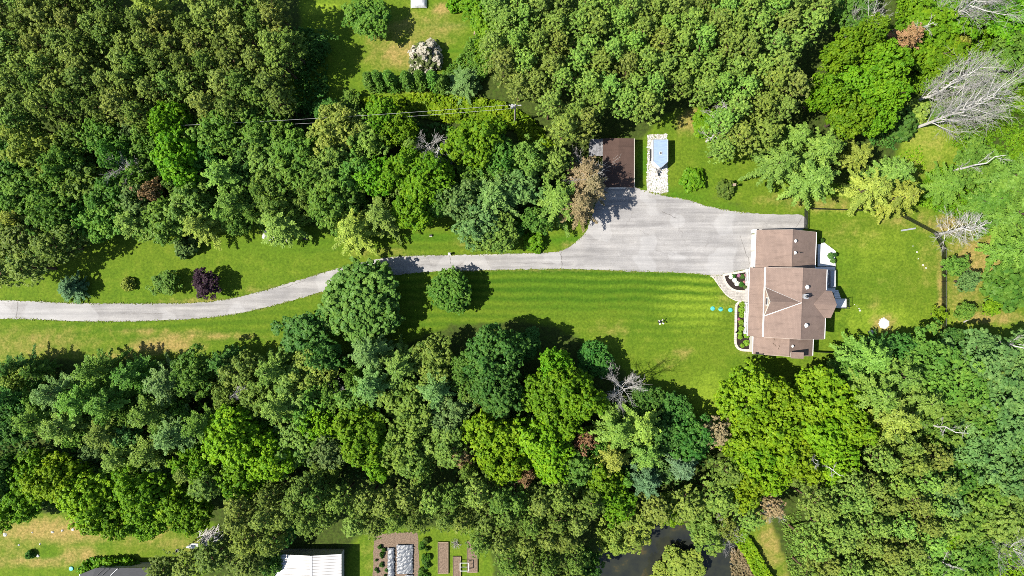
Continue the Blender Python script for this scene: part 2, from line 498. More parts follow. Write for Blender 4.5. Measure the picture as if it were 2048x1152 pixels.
# ------------------------------------------------------------------ driveway
DRIVE = [(-420, 600), (0, 600.5), (139, 606), (278, 607), (382, 606), (451, 599), (521, 583), (590, 562), (660, 541), (700, 531), (749, 519), (784, 514), (829, 511), (902, 510),
         (992, 508), (1097, 505), (1121, 501.5), (1145, 489), (1163, 474), (1173, 460), (1184, 430), (1194, 398), (1206, 374), (1240, 372), (1268, 374), (1304, 386), (1338, 393), (1380, 401),
         (1417, 413), (1487, 425), (1556, 429), (1606, 431), (1607, 459), (1560, 462), (1507, 464), (1504, 510), (1503, 541), (1487, 540), (1447, 549), (1426, 551), (1383, 547), (1320, 544), (1270, 543),
         (1201, 540), (1124, 538), (992, 540), (947, 541.5), (874, 543), (801, 549), (740, 560), (690, 570), (639, 585), (555, 609), (486, 625), (417, 635), (347, 640), (243, 643), (139, 642), (0, 637), (-420, 632)]
def asphalt():
    m, t, b = nodes('old_asphalt')
    v = coords(t)
    n1 = noise(t, v, 0.22, 6, 0.65)
    n2 = noise(t, coords(t, (0.12, 1.3, 1)), 1.0, 5, 0.65)
    n3 = noise(t, v, 9.0, 4, 0.8)
    c = ramp(t, n1, [(0.25, (0.1922, 0.1873, 0.1867)), (0.5, (0.2458, 0.2394, 0.2351)), (0.75, (0.2950, 0.2854, 0.2749))])
    c = mix(t, 1.0, c, ramp(t, n2, [(0.3, (0.7597, 0.7511, 0.7433)), (0.7, (1.12, 1.11, 1.1))]), 'MULTIPLY')
    c = mix(t, 1.0, c, ramp(t, n3, [(0.25, (0.7150, 0.7069, 0.6915)), (0.75, (1.18, 1.18, 1.17))]), 'MULTIPLY')
    # worn pale patches and dark oil spots
    vo = N(t, 'ShaderNodeTexVoronoi', feature='DISTANCE_TO_EDGE'); vo.inputs['Scale'].default_value = 0.16
    wv = N(t, 'ShaderNodeVectorMath', operation='ADD'); t.links.new(v, wv.inputs[0])
    nn = N(t, 'ShaderNodeTexNoise'); nn.inputs['Scale'].default_value = 0.7; nn.inputs['Detail'].default_value = 5; t.links.new(v, nn.inputs['Vector'])
    sc = N(t, 'ShaderNodeVectorMath', operation='SCALE'); sc.inputs[3].default_value = 2.2; t.links.new(nn.outputs['Color'], sc.inputs[0])
    t.links.new(sc.outputs[0], wv.inputs[1]); t.links.new(wv.outputs[0], vo.inputs['Vector'])
    crack = ramp(t, vo.outputs['Distance'], [(0.0, (1, 1, 1)), (0.016, (0, 0, 0))])
    cm = math_(t, 'MULTIPLY', crack, ramp(t, noise(t, v, 0.13, 3), [(0.46, (0, 0, 0)), (0.6, (0.4469, 0.4418, 0.4322))]))
    c = mix(t, cm, c, (0.1162, 0.1061, 0.0994))
    spots = ramp(t, noise(t, v, 0.5, 3, 0.5), [(0.68, (0, 0, 0)), (0.78, (0.3128, 0.3093, 0.3025))])
    c = mix(t, spots, c, (0.1385, 0.1343, 0.1279))
    pale = ramp(t, noise(t, v, 0.85, 5, 0.7), [(0.60, (0, 0, 0)), (0.76, (0.4915, 0.4860, 0.4754))])
    trk = noise(t, coords(t, (0.03, 0.9, 1)), 1.0, 2, 0.5)
    c = mix(t, 1.0, c, ramp(t, trk, [(0.4, (0.86, 0.86, 0.87)), (0.6, (1.08, 1.08, 1.08))]), 'MULTIPLY')
    patch = ramp(t, noise(t, v, 0.16, 2, 0.4), [(0.55, (0, 0, 0)), (0.57, (0.22, 0.22, 0.22))])
    c = mix(t, patch, c, (0.36, 0.355, 0.35))
    c = mix(t, pale, c, (0.3575, 0.3446, 0.3242))
    t.links.new(c, b.inputs['Base Color'])
    b.inputs['Roughness'].default_value = 0.92
    b.inputs['Specular IOR Level'].default_value = 0.12
    bump(t, b, n3, 0.5, 0.03)
    return m
M['asphalt'] = asphalt()
r2 = np.random.default_rng(3)
dpts = [P(*p) for p in resample(DRIVE, 5, jit=0.55, rng=r2)]
drive = tag(poly_sheet('driveway', dpts, 0.035, M['asphalt']), kind='structure')
# transverse cracks and settled joints
M['crack'] = plain('crack_filler', (0.13, 0.122, 0.115), 0.95, 0.4, 8, 0.1)
def strip(pts, w, z):
    mb = MB()
    for (x0, y0), (x1, y1) in zip(pts[:-1], pts[1:]):
        a, b_ = P(x0, y0), P(x1, y1)
        d = (b_ - a).normalized(); n = Vector((-d.y, d.x, 0)) * w * float(r2.uniform(0.5, 1.2))
        mb.add([(a.x - n.x, a.y - n.y, z), (b_.x - n.x, b_.y - n.y, z), (b_.x + n.x, b_.y + n.y, z), (a.x + n.x, a.y + n.y, z)], [(0, 1, 2, 3)])
    return mb
def jag(x0, y0, x1, y1, n, a):
    return [(x0 + (x1 - x0) * i / n + float(r2.normal(0, a)), y0 + (y1 - y0) * i / n + float(r2.normal(0, a))) for i in range(n + 1)]
for pts, w in ((jag(36, 602, 33, 639, 7, .6), .05), (jag(899, 511, 902, 541, 7, .8), .05), (jag(1121, 503, 1124, 537, 7, .9), .06), (jag(1325, 424, 1352, 437, 6, .8), .06), (jag(560, 578, 610, 561, 8, .6), .03),
               (jag(240, 628, 330, 627, 9, .5), .03), (jag(1030, 525, 1110, 527, 9, .6), .03), (jag(1280, 462, 1300, 470, 4, 1.0), .025), (jag(1310, 500, 1345, 512, 6, 1.2), .02), (jag(1480, 470, 1500, 530, 8, 1), .05), (jag(1590, 458, 1605, 434, 5, .5), .05)):
    strip(pts, w, 0.041).build('crack', M['crack'], drive)
# ------------------------------------------------------------------ the house (local metres: x right, y up in the picture, turned 2 degrees)
hc = P(1024 + 541, 576 + 29)
house = tag(empty('house', (hc.x, hc.y, 0), R_(-2.0)), 'long brown shingled house with a stone fronted gable, at the end of the pale driveway', 'house')
def u(v): return v * S
class R2:
    pass
def roof_block(x0, x1, y0, y1, zr, ze, xr, mat='shingle', t=0.16, skirt=True):
    """Gable roof with ridge along y: two planes as parts. Pixel-sized plan coordinates (y down)."""
    a, b, c, d, r = u(x0), u(x1), -u(y1), -u(y0), u(xr)
    out = []
    for q in ([(a, c, ze), (r - .004, c, zr), (r - .004, d, zr), (a, d, ze)], [(r + .004, c, zr), (b, c, ze), (b, d, ze), (r + .004, d, zr)]):
        mb = MB(); mb.slab(q, t)
        out.append(mb.build('roof', M[mat], house))
    return out
def walls(x0, x1, y0, y1, ze, xr=None, zr=None, mat='siding', z0=0.0):
    """Box of walls; with xr/zr its y ends rise to a gable."""
    a, b, c, d = u(x0), u(x1), -u(y1), -u(y0)
    mb = MB()
    if xr is None: mb.box(a, b, c, d, z0, ze)
    else:
        r = u(xr)
        pr = [(a, z0), (b, z0), (b, ze), (r, zr), (a, ze)]
        vs_ = [(x, c, z) for x, z in pr] + [(x, d, z) for x, z in pr]
        mb.add(vs_, [(0, 1, 2, 3, 4), (9, 8, 7, 6, 5)] + [(i + 5, (i + 1) % 5 + 5, (i + 1) % 5, i) for i in range(5)])
    return mb.build('wall', M[mat], house)

# main block
walls(-54.8, 50.6, -62, 62, 5.02, -2, 7.26)
mainL, mainR = roof_block(-59.6, 55.6, -66.2, 66.4, 7.48, 5.2, -2)
# garage block and lower wing
walls(-65.5, 41.5, -135, -62.05, 2.74, -12, 5.06)
roof_block(-70, 46, -139.4, -66.6, 5.3, 2.9, -12)
walls(-64, 42.4, 62.05, 98, 2.74, -11, 5.06)
roof_block(-68.5, 47, 66.9, 101.5, 5.3, 2.9, -11)
# ridge caps
mb = MB()
for xr, y0, y1, z in ((-2, -66, 66.2, 7.485), (-12, -139.2, -67, 5.305), (-11, 67.2, 101.3, 5.305)):
    mb.tube([(u(xr), -u(y1), z - .05), (u(xr), -u(y0), z - .05)], .085, 6)
mb.build('ridge_cap', M['shingle'], house)
# porch roof: single slope from the wall down to the front eave
mb = MB(); mb.slab([(u(-79), -u(67), 2.7), (u(-55.2), -u(67), 3.62), (u(-55.2), -u(-66), 3.62), (u(-79), -u(-66), 2.7)], .14)
mb.build('roof', M['shingle'], house)
# front gable over the middle of the porch: ridge into the main ridge
gy0, gy1, gyc = -25.2 - 3, 29.2 - 3, -1.5
zf = 7.36
for sgn, ye in ((-1, gy0), (1, gy1)):
    xr = u(-2.6)
    a = (u(-60.5), -u(ye), 5.22); b_ = (u(-60.5), -u(gyc), zf); c_ = (xr, -u(gyc), zf + .06)
    mb = MB(); mb.slab([a, b_, c_], .12)
    mb.build('roof', M['shingle'], house)
    v0, v1 = Vector(a), Vector(c_)
    mb = MB()
    n = Vector((0, 0, 1)); d = (v1 - v0).normalized(); s_ = d.cross(n).normalized() * (.06 if sgn > 0 else .012)
    up = Vector((0, 0, .09))
    mb.add([v0 - s_ + up * .4, v0 + s_ + up * .4, v1 + s_ * .5 + up * .5, v1 - s_ * .5 + up * .5, v0 - s_ + up, v0 + s_ + up, v1 + s_ * .5 + up * 1.2, v1 - s_ * .5 + up * 1.2],
           [(3, 2, 1, 0), (4, 5, 6, 7), (0, 1, 5, 4), (1, 2, 6, 5), (2, 3, 7, 6), (3, 0, 4, 7)])
    mb.build('flashing', M['white'], house)
mb = MB()
pr = [(-u(gy0 + 4), 5.05), (-u(gy1 - 4), 5.05), (-u(gyc), 7.05)]
xa, xb = u(-58.5), u(-54)
mb.add([(xa, y, z) for y, z in pr] + [(xb, y, z) for y, z in pr], [(0, 1, 2), (5, 4, 3), (0, 3, 4, 1), (1, 4, 5, 2), (2, 5, 3, 0)])
mb.build('gable_wall', M['stone'], house)
mb = MB(); mb.box(u(-59.2), u(-58.6), -u(6), -u(-9), 5.35, 6.25)
gw = mb.build('window', M['white'], house)
MB().box(u(-59.5), u(-59.25), -u(4.5), -u(-7.5), 5.45, 6.12).build('pane', M['glass'], gw)
# rake boards on the front gable
for ye in (gy0, gy1):
    mb = MB()
    a = Vector((u(-61), -u(ye), 5.1)); b_ = Vector((u(-61), -u(gyc), 7.27))
    mb.add([a, b_, b_ + Vector((.08, 0, 0)), a + Vector((.08, 0, 0)), a + Vector((0, 0, .14)), b_ + Vector((0, 0, .14)), b_ + Vector((.08, 0, .14)), a + Vector((.08, 0, .14))],
           [(0, 1, 2, 3), (7, 6, 5, 4), (0, 4, 5, 1), (1, 5, 6, 2), (2, 6, 7, 3), (3, 7, 4, 0)])
    mb.build('rake_board', M['cream'], house)
# rear gable over the bay window: ridge runs from the back slope out
by0, by1, zb = -26, 26, 6.4
zslope = lambda x: 5.2 + (55.6 - x) * 2.28 / 57.6
for ye in (by0, by1):
    mb = MB(); mb.slab([(u(26), 0, zb + .02), (u(53.5), -u(ye), 5.3), (u(66.5), -u(ye), 5.22), (u(70), 0, zb)], .1)
    mb.build('roof', M['shingle'], house)
mb = MB(); w0, w1 = u(48), u(62.5)
pr = [(-u(-22), 0), (-u(22), 0), (-u(22), 5.1), (0, 6.15), (-u(-22), 5.1)]
mb.add([(w1, y, z) for y, z in pr] + [(w0, y, z) for y, z in pr], [(4, 3, 2, 1, 0), (5, 6, 7, 8, 9)] + [(i, (i + 1) % 5, (i + 1) % 5 + 5, i + 5) for i in range(5)])
mb.build('bay_wall', M['siding'], house)
# gutters and fascias along every eave
def gutter(x, y0, y1, z, side, mat='white', w=.11):
    mb = MB(); a = u(x)
    lo, hi = (a - w, a) if side < 0 else (a, a + w)
    mb.box(lo, hi, -u(y1), -u(y0), z - .15, z - .02)
    mb.box(lo + .03, hi - .03, -u(y1) + .03, -u(y0) - .03, z - .02, z - .012)
    mb.build('gutter', M[mat], house)
gutter(-59.8, -66, -26, 5.2, -1, w=.2); gutter(-59.8, 27, 66, 5.2, -1, w=.2)
gutter(-61.4, -26, 27, 5.14, -1, w=.06)
gutter(55.8, -66, -27, 5.2, 1); gutter(55.8, 27, 66, 5.2, 1)
gutter(-79.2, -66, 67, 2.7, -1); gutter(-70.2, -139, -67, 2.9, -1); gutter(46.2, -139, -67, 2.9, 1)
gutter(-68.7, 68, 101, 2.9, -1); gutter(47.2, 67, 101, 2.9, 1)
for x0, x1, y, z0, z1, xr in ((-59.6, 55.6, 66.7, 5.2, 7.48, -2), (-59.6, 55.6, -66.5, 5.2, 7.48, -2), (-70, 46, -139.7, 2.9, 5.3, -12), (-68.5, 47, 101.8, 2.9, 5.3, -11)):
    for xa, xb, za, zb_ in ((x0, xr, z0, z1), (xr, x1, z1, z0)):
        yy = -u(y); mb = MB()
        mb.slab([(u(xa), yy - .018, za - .03), (u(xb), yy - .018, zb_ - .03), (u(xb), yy + .018, zb_ - .03), (u(xa), yy + .018, za - .03)], .18)
        mb.build('rake_trim', M['tan_trim'], house)
# porch: floor, fascia wall, columns, railing with balusters
MB().box(u(-76.5), u(-54.9), -u(64), -u(-64), 0, .35).build('porch_floor', M['concrete'], house)
for yy in (-63, -38, 4, 24, 44, 63):
    MB().box(u(-77.6), u(-75.2), -u(yy) - .11, -u(yy) + .11, .35, 2.6).build('porch_column', M['white'], house)
MB().box(u(-77.4), u(-75.4), -u(64), -u(-64), 2.38, 2.58).build('porch_beam', M['white'], house)
MB().box(u(-77.3), u(-76.4), -u(-63), -u(-62.9) - 0, .35, .4)
for ya, yb in ((-62, -39), (5, 23), (25, 43), (45, 62)):
    mb = MB(); mb.box(u(-77.6), u(-76.0), -u(yb), -u(ya), 1.12, 1.2); mb.box(u(-77.2), u(-76.4), -u(yb), -u(ya), .45, .5)
    y = ya + 1
    while y < yb:
        mb.box(u(-77.0), u(-76.5), -u(y) - .02, -u(y) + .02, .5, 1.12); y += 1.7
    mb.build('porch_railing', M['white'], house)
MB().box(u(-54.95), u(-54.85), -u(14) , -u(2), .4, 2.5).build('front_door', M['white'], house)
for yy in (-48, -22, 34, 52):
    w_ = MB().box(u(-55.6), u(-54.85), -u(yy + 7), -u(yy - 7), 1.1, 2.3).build('window', M['white'], house)
    MB().box(u(-55.8), u(-55.65), -u(yy + 6), -u(yy - 6), 1.2, 2.2).build('pane', M['glass'], w_)
# garage doors with panels
for yc_ in (-117, -84):
    d_ = MB().box(u(-66.6), u(-65.55), -u(yc_ + 15), -u(yc_ - 15), 0.04, 2.3).build('garage_door', M['white'], house)
    for k in range(4):
        for j in range(4):
            MB().box(u(-67.1), u(-66.65), -u(yc_ - 14 + j * 7 + 6.2), -u(yc_ - 14 + j * 7), .12 + k * .55, .56 + k * .55).build('panel', M['white'], d_)
for yy in (-134.5, -100.5, -67.5):
    l_ = MB().lathe([(.05, 2.2), (.09, 2.25), (.10, 2.5), (.03, 2.6)], (u(-68.2), -u(yy), 0), 8).build('wall_lamp', M['black'], house)
# windows at the back and on the ends
for x, yy, zz in ((50.7, -40, 3.2), (50.7, 44, 3.2), (50.7, 44, .9), (41.6, -110, 1.0), (41.6, -84, 1.0), (42.5, 82, 1.0), (62.6, 12, 3.0), (62.6, -12, 3.0)):
    w_ = MB().box(u(x), u(x) + .07, -u(yy + 7), -u(yy - 7), zz, zz + 1.2).build('window', M['white'], house)
    MB().box(u(x) + .071, u(x) + .085, -u(yy + 6), -u(yy - 6), zz + .09, zz + 1.11).build('pane', M['glass'], w_)
# roof vents, stacks, metal chimney
def on_main_right(x): return 5.2 + (55.6 - x) * 2.28 / 57.6
def on_gar_right(x): return 2.9 + (46 - x) * 2.4 / 58
def vent(x, y, z, r, h):
    v_ = MB().lathe([(r * 1.25, -.12), (r * 1.25, .03), (r * .8, .05), (r * .8, h * .55), (r, h * .6), (r * 1.05, h * .85), (r * .7, h), (.02, h * 1.04)], (u(x), -u(y), z), 14)
    v_.build('roof_vent', M['white'], house)
vent(7.5, -31, on_main_right(7.5), .27, .42); vent(8.5, 40.5, on_main_right(8.5), .27, .42)
vent(-5.5, -118.5, on_gar_right(-5.5), .2, .3); vent(-5.5, -96, on_gar_right(-5.5), .2, .3)
vent(-4, 82, 2.9 + (47 + 4) * 2.4 / 58, .17, .25)
for x, y, z in ((20, -15, on_main_right(20)), (8.5, -97, on_gar_right(8.5))):
    MB().lathe([(.1, -.1), (.1, .02), (.05, .04), (.05, .45)], (u(x), -u(y), z), 8).build('plumbing_stack', M['black'], house)
ch = MB().box(u(-1) , u(-1) + .55, -u(-13.5) - .28, -u(-13.5) + .28, 6.9, 8.0).build('chimney', M['galv'], house)
MB().box(u(-1) - .06, u(-1) + .61, -u(-13.5) - .34, -u(-13.5) + .34, 8.0, 8.08).build('chimney_cap', M['galv'], ch)
MB().lathe([(.14, 8.08), (.14, 8.35), (.2, 8.36), (.2, 8.42), (.02, 8.5)], (u(-1) + .28, -u(-13.5), 0), 10).build('flue', M['black'], ch)
# fireplace chase on the end of the wing with its little shingled cap
fc = MB().box(u(-8), u(13), -u(103), -u(94), .0, 5.6).build('fireplace_chase', M['siding'], house)
MB().box(u(-9.5), u(14.5), -u(104.5), -u(92.5), 5.6, 5.74).build('chase_cap', M['shingle'], fc)
# dark fallen twigs on the wing roof
for x, y in ((-36, 69), (-37, 78), (-34, 80.5), (-28, 81), (-29, 86)):
    z = 2.9 + (x + 68.5) * 2.4 / 57.5
    MB().tube([(u(x), -u(y), z + .03), (u(x + 1.5), -u(y + 2), z + .09), (u(x + 2), -u(y + 4), z + .1)], .04, 5).build('roof_twig', M['bark'], house)

# ------------------------------------------------------------------ decks, planters
deck = tag(empty('deck', P(1655, 512)), 'white boarded deck with a cut corner of steps behind the garage', 'deck')
def rel(o, px, py, z=0): return P(px, py) - Vector(o.location) + Vector((0, 0, z))
def clip_quad_strip(poly, y0, y1):
    """Clip a convex pixel polygon to the band y0..y1 (pixel rows)."""
    def cut(pl, f):
        out = []
        for i in range(len(pl)):
            a, b_ = pl[i], pl[(i + 1) % len(pl)]
            fa, fb = f(a), f(b_)
            if fa >= 0: out.append(a)
            if fa * fb < 0:
                t = fa / (fa - fb); out.append((a[0] + (b_[0] - a[0]) * t, a[1] + (b_[1] - a[1]) * t))
        return out
    pl = cut(poly, lambda p: p[1] - y0)
    return cut(pl, lambda p: y1 - p[1]) if len(pl) > 2 else []
dpoly = [(1632, 489), (1639, 489), (1666, 509), (1667.5, 533), (1632, 533)]
y = 489.0; board0 = None
while y < 532.9:
    q = clip_quad_strip(dpoly, y + .12, min(y + 1.9, 533))
    if len(q) > 2: MB().prism([tuple(rel(deck, *p).xy) for p in q], .55, .6).build('deck_board', M['white'], deck)
    y += 2.0
MB().prism([tuple(rel(deck, *p).xy) for p in [(1633, 490), (1638.5, 490), (1665, 509.6), (1666, 532), (1633, 532)]], .05, .54).build('deck_frame', M['timber'], deck)
nx, ny = .595, -.803
for k in range(3):
    o1, o2 = .3 + k * 2.6, 2.6 + k * 2.6
    q = [(1639.5 + nx * o1, 489 + ny * o1), (1666.5 + nx * o1, 509 + ny * o1), (1666.5 + nx * o2, 509 + ny * o2), (1639.5 + nx * o2, 489 + ny * o2)]
    MB().prism([tuple(rel(deck, *p).xy) for p in q], .02, .43 - k * .14).build('step', M['white'], deck)
deck2 = tag(empty('lower_deck', P(1659, 558)), 'shaded narrow deck along the back wall of the house', 'deck')
y = 534.0
while y < 583:
    q = [(1624, y + .12), (1668, y + .12), (1668, y + 1.9), (1624, y + 1.9)]
    MB().prism([tuple(rel(deck2, *p).xy) for p in q], .4, .45).build('deck_board', M['white'], deck2); y += 2.0
MB().box(*(rel(deck2, 1624, 0).x, rel(deck2, 1667, 0).x), rel(deck2, 0, 583).y, rel(deck2, 0, 534.4).y, .03, .39).build('deck_frame', M['timber'], deck2)
cv = tag(empty('covered_sofa', P(1663, 558, .45)), 'long pale rectangular cover over furniture on the shaded deck by the back wall', 'covered furniture')
mb = MB()
W_, L_ = .5, 1.4
prof = [(0, W_, L_), (.5, W_ - .02, L_ - .02), (.66, W_ - .12, L_ - .12)]
vs_ = []
for z, w, l in prof: vs_ += [(-w, -l, z), (w, -l, z), (w, l, z), (-w, l, z)]
mb.add(vs_, [(3, 2, 1, 0)] + [(r * 4 + i, r * 4 + (i + 1) % 4, (r + 1) * 4 + (i + 1) % 4, (r + 1) * 4 + i) for r in range(2) for i in range(4)] + [(8, 9, 10, 11)])
mb.build('cover', M['cover'], cv)
MB().tube([(-W_ - .04, -.95, .3), (-W_ - .2, -.6, .34), (-W_ - .25, 0, .36), (-W_ - .2, .6, .34), (-W_ - .04, .95, .3)], .045, 6).build('cover_hem', M['white'], cv)
land = tag(empty('landing', P(1681, 607)), 'small raised white landing with black railings behind the bay window', 'landing')
x0, x1, y0, y1 = rel(land, 1663, 0).x, rel(land, 1686, 0).x, rel(land, 0, 616.5).y, rel(land, 0, 597).y
n = 9
for k in range(n):
    MB().box(x0, x1, y0 + (y1 - y0) * k / n + .01, y0 + (y1 - y0) * (k + 1) / n - .01, 1.12, 1.17).build('deck_board', M['white'], land)
for xx in (x0 + .1, x1 - .1):
    for yy in (y0 + .08, y1 - .08):
        MB().box(xx - .06, xx + .06, yy - .06, yy + .06, 0, 1.11).build('post', M['timber'], land)
def rail(a, b_, z0, z1, owner):
    mb = MB(); a, b_ = Vector(a), Vector(b_)
    for z in (z0 + .1, z1): mb.tube([(a.x, a.y, z), (b_.x, b_.y, z)], .035, 5)
    for p in (a, b_): mb.tube([(p.x, p.y, z0), (p.x, p.y, z1 + .04)], .045, 5)
    k = max(1, int((b_ - a).length / .14))
    for i in range(1, k):
        p = a.lerp(b_, i / k); mb.tube([(p.x, p.y, z0 + .1), (p.x, p.y, z1)], .011, 4, False)
    mb.build('railing', M['black'], owner)
rail((x1 - .05, y0 + .05, 0), (x1 - .05, y1 - .05, 0), 1.17, 2.15, land)
rail((x0, y0 + .05, 0), (x1 - .05, y0 + .05, 0), 1.17, 2.15, land)
for k in range(5):
    MB().box(x0 + .1, x0 + 1.0, y1 + .02 + k * .27, y1 + .27 + k * .27, .95 - k * .2 - .05, .95 - k * .2).build('tread', M['white'], land)

# ------------------------------------------------------------------ detached garage (brown roof), lean-to
sh = tag(empty('detached_garage', P(1235, 326)), 'detached garage with a dappled red brown roof beside the driveway apron', 'garage')
def sb(x0, x1, y0, y1, z): 
    a = P(x0, y0, z) - sh.location; b_ = P(x1, y1, z) - sh.location
    return a.x, b_.x, b_.y, a.y
x0, x1, y0, y1 = sb(1206, 1268, 277, 375, 2.3)
rid = (x0 + x1) / 2
for q in ([(x0, y0, 2.3), (rid - .004, y0, 2.6), (rid - .004, y1, 2.6), (x0, y1, 2.3)], [(rid + .004, y0, 2.6), (x1, y0, 2.3), (x1, y1, 2.3), (rid + .004, y1, 2.6)]):
    MB().slab(q, .12).build('roof', M['shed_shingle'], sh)
mb = MB()
pr = [(x0 + .25, 0), (x1 - .25, 0), (x1 - .25, 2.15), (rid, 2.45), (x0 + .25, 2.15)]
mb.add([(x, y0 + .2, z) for x, z in pr] + [(x, y1 - .2, z) for x, z in pr], [(0, 1, 2, 3, 4), (9, 8, 7, 6, 5)] + [(i + 5, (i + 1) % 5 + 5, (i + 1) % 5, i) for i in range(5)])
mb.build('wall', M['siding'], sh)
MB().box(x1 + .002, x1 + .08, y0, y1, 2.16, 2.31).build('fascia', M['cream'], sh)
d_ = MB().box(rid - 1.3, rid + 1.3, y0 + .1, y0 + .19, .04, 2.05).build('garage_door', M['white'], sh)
a0, a1, b0, b1 = sb(1178, 1206, 278, 312, 1.9)
MB().slab([(a0, b0, 1.75), (a1 - .02, b0, 2.1), (a1 - .02, b1, 2.1), (a0, b1, 1.75)], .07).build('lean_to_roof', M['shade_toned_sheet'], sh)
for px_ in (a0 + .1, a1 - .3):
    for py_ in (b0 + .1, b1 - .1): MB().box(px_ - .05, px_ + .05, py_ - .05, py_ + .05, 0, 1.7).build('post', M['timber'], sh)

# ------------------------------------------------------------------ trailer on its stone pad
def gravel_mat():
    m, t, b = nodes('gravel_with_weeds')
    v = coords(t)
    c_ = ramp(t, noise(t, v, 6.0, 4, 0.7), [(0.3, (0.17, 0.155, 0.13)), (0.7, (0.36, 0.34, 0.30))])
    c_ = mix(t, ramp(t, noise(t, v, 1.1, 5, 0.7), [(0.46, (0, 0, 0)), (0.62, (1, 1, 1))]), c_, (0.085, 0.115, 0.02))
    t.links.new(c_, b.inputs['Base Color']); b.inputs['Roughness'].default_value = 0.95
    bump(t, b, noise(t, v, 12.0, 3, 0.7), 1.0, 0.05)
    return m
PADP = [(1295, 270), (1334, 268), (1336, 385), (1320, 387), (1293, 382), (1294, 330)]
tag(poly_sheet('gravel_pad', [P(*p) for p in resample(PADP, 4, jit=.5, rng=r2, smooth=False)], .02, gravel_mat()), kind='structure')
def stones_stuff(name, polys, n, rmin, rmax, mat, seed, z=0.02, parent=None):
    """Loose stones: low rounded lumps, one mesh."""
    g = np.random.default_rng(seed)
    base = np.array([(math.cos(a) * r, math.sin(a) * r, z_) for r, z_ in ((1, 0), (.75, .5)) for a in np.arange(6) * math.pi / 3] + [(0, 0, .65)])
    fs0 = [(i, (i + 1) % 6, 6 + (i + 1) % 6, 6 + i) for i in range(6)]
    ft0 = [(6 + i, 6 + (i + 1) % 6, 12) for i in range(6)]
    mb = MB()
    k = 0
    while k < n:
        pl = polys[int(g.integers(len(polys)))]
        xs = [p[0] for p in pl]; ys = [p[1] for p in pl]
        x, y = g.uniform(min(xs), max(xs)), g.uniform(min(ys), max(ys))
        if not inpoly(np.array([x]), np.array([y]), pl)[0]: continue
        r = g.uniform(rmin, rmax); c = P(x, y); a = g.uniform(0, 6.28)
        q = base * [r * g.uniform(.7, 1.3), r, r * .8] * g.uniform(.8, 1.2, (13, 1))
        q = np.stack([q[:, 0] * math.cos(a) - q[:, 1] * math.sin(a) + c.x, q[:, 0] * math.sin(a) + q[:, 1] * math.cos(a) + c.y, q[:, 2] + z], 1)
        mb.add(q.tolist(), fs0 + ft0); k += 1
    o = mb.build(name, mat, parent)
    return tag(o, kind='stuff')
tag(stones_stuff('gravel', [PADP, PADP, [(1300, 338), (1334, 335), (1335, 372), (1306, 376)]], 1250, .05, .15, M['boulder'], 5), 'pale loose stones of the trailer pad', 'gravel')
tr = tag(empty('cargo_trailer', P(1319, 306), 0), 'white enclosed trailer with a pointed nose on the pale stone pad', 'trailer')
def tb(px, py, z): return P(px, py, z) - tr.location
hw, zt = 1.12, 2.15
c0 = tb(1322, 300, zt); cx = c0.x - .05
yb, yf, yn = tb(0, 279, zt).y, tb(0, 323, zt).y, tb(0, 335, zt).y
body = [(cx - hw, yb), (cx + hw, yb), (cx + hw, yf), (cx + .12, yn), (cx - .12, yn), (cx - hw, yf)]
MB().prism(body, .5, zt - .06).build('body', M['white'], tr)
rb = [(cx + (x - cx) * .985, yb + (y - yb) * .993 - .01) for x, y in body]
tro = MB().prism(rb, zt - .06, zt).build('roof', M['trailer_roof'], tr)
k = 0
while yb - .35 - k * .62 > yf:
    yy = yb - .35 - k * .62
    MB().box(cx - hw * .9, cx + hw * .9, yy - .03, yy + .03, zt + .002, zt + .06).build('roof_rib', M['trailer_roof'], tro); k += 1
vt = MB().box(cx - .2, cx + .2, yb - 2.3, yb - 1.9, zt + .002, zt + .09).build('roof_vent', M['white'], tr)
MB().box(cx - .12, cx + .12, yb - 2.22, yb - 1.98, zt + .095, zt + .12).build('vent_lid', M['black'], vt)
mb = MB()
for (xa, ya), (xb_, yb2) in zip(body, body[1:] + body[:1]): mb.tube([(xa, ya, zt), (xb_, yb2, zt)], .035, 5)
mb.build('corner_trim', M['galv'], tr)
mb = MB(); mb.tube([(cx - .55, yf - .2, .45), (cx, yn - .75, .45)], .06, 6); mb.tube([(cx + .55, yf - .2, .45), (cx, yn - .75, .45)], .06, 6); mb.box(cx - .09, cx + .09, yn - 1.0, yn - .7, .4, .52)
mb.build('tongue', M['black'], tr)
MB().lathe([(.12, .02), (.12, .06), (.04, .08), (.04, .75), (.08, .78), (.08, .84)], (cx, yn - .55, 0), 8).build('jack', M['black'], tr)
for s_ in (-1, 1):
    for yy in (yb - 1.7, yb - 2.55):
        w_ = MB().lathe([(.2, -.11), (.33, -.1), (.34, .1), (.2, .11)], (0, 0, 0), 16)
        w_.v = [(cx + s_ * (hw + .06) + z, yy + y, .34 + x) for x, y, z in w_.v]
        wo = w_.build('wheel', M['tyre'], tr)
    MB().box(cx + s_ * (hw + .01) - .0, cx + s_ * (hw + .24), yb - 3.1, yb - 1.2, .70, .76).build('fender', M['black'], tr) if s_ > 0 else MB().box(cx - hw - .24, cx - hw - .01, yb - 3.1, yb - 1.2, .70, .76).build('fender', M['black'], tr)
MB().box(cx - hw - .03, cx - hw - .004, yf + .15, yf + .8, .7, 1.95).build('side_door', M['white'], tr)
# ------------------------------------------------------------------ vegetation: leaf meshes
def unit(a): return a / (np.linalg.norm(a, axis=-1, keepdims=True) + 1e-9)

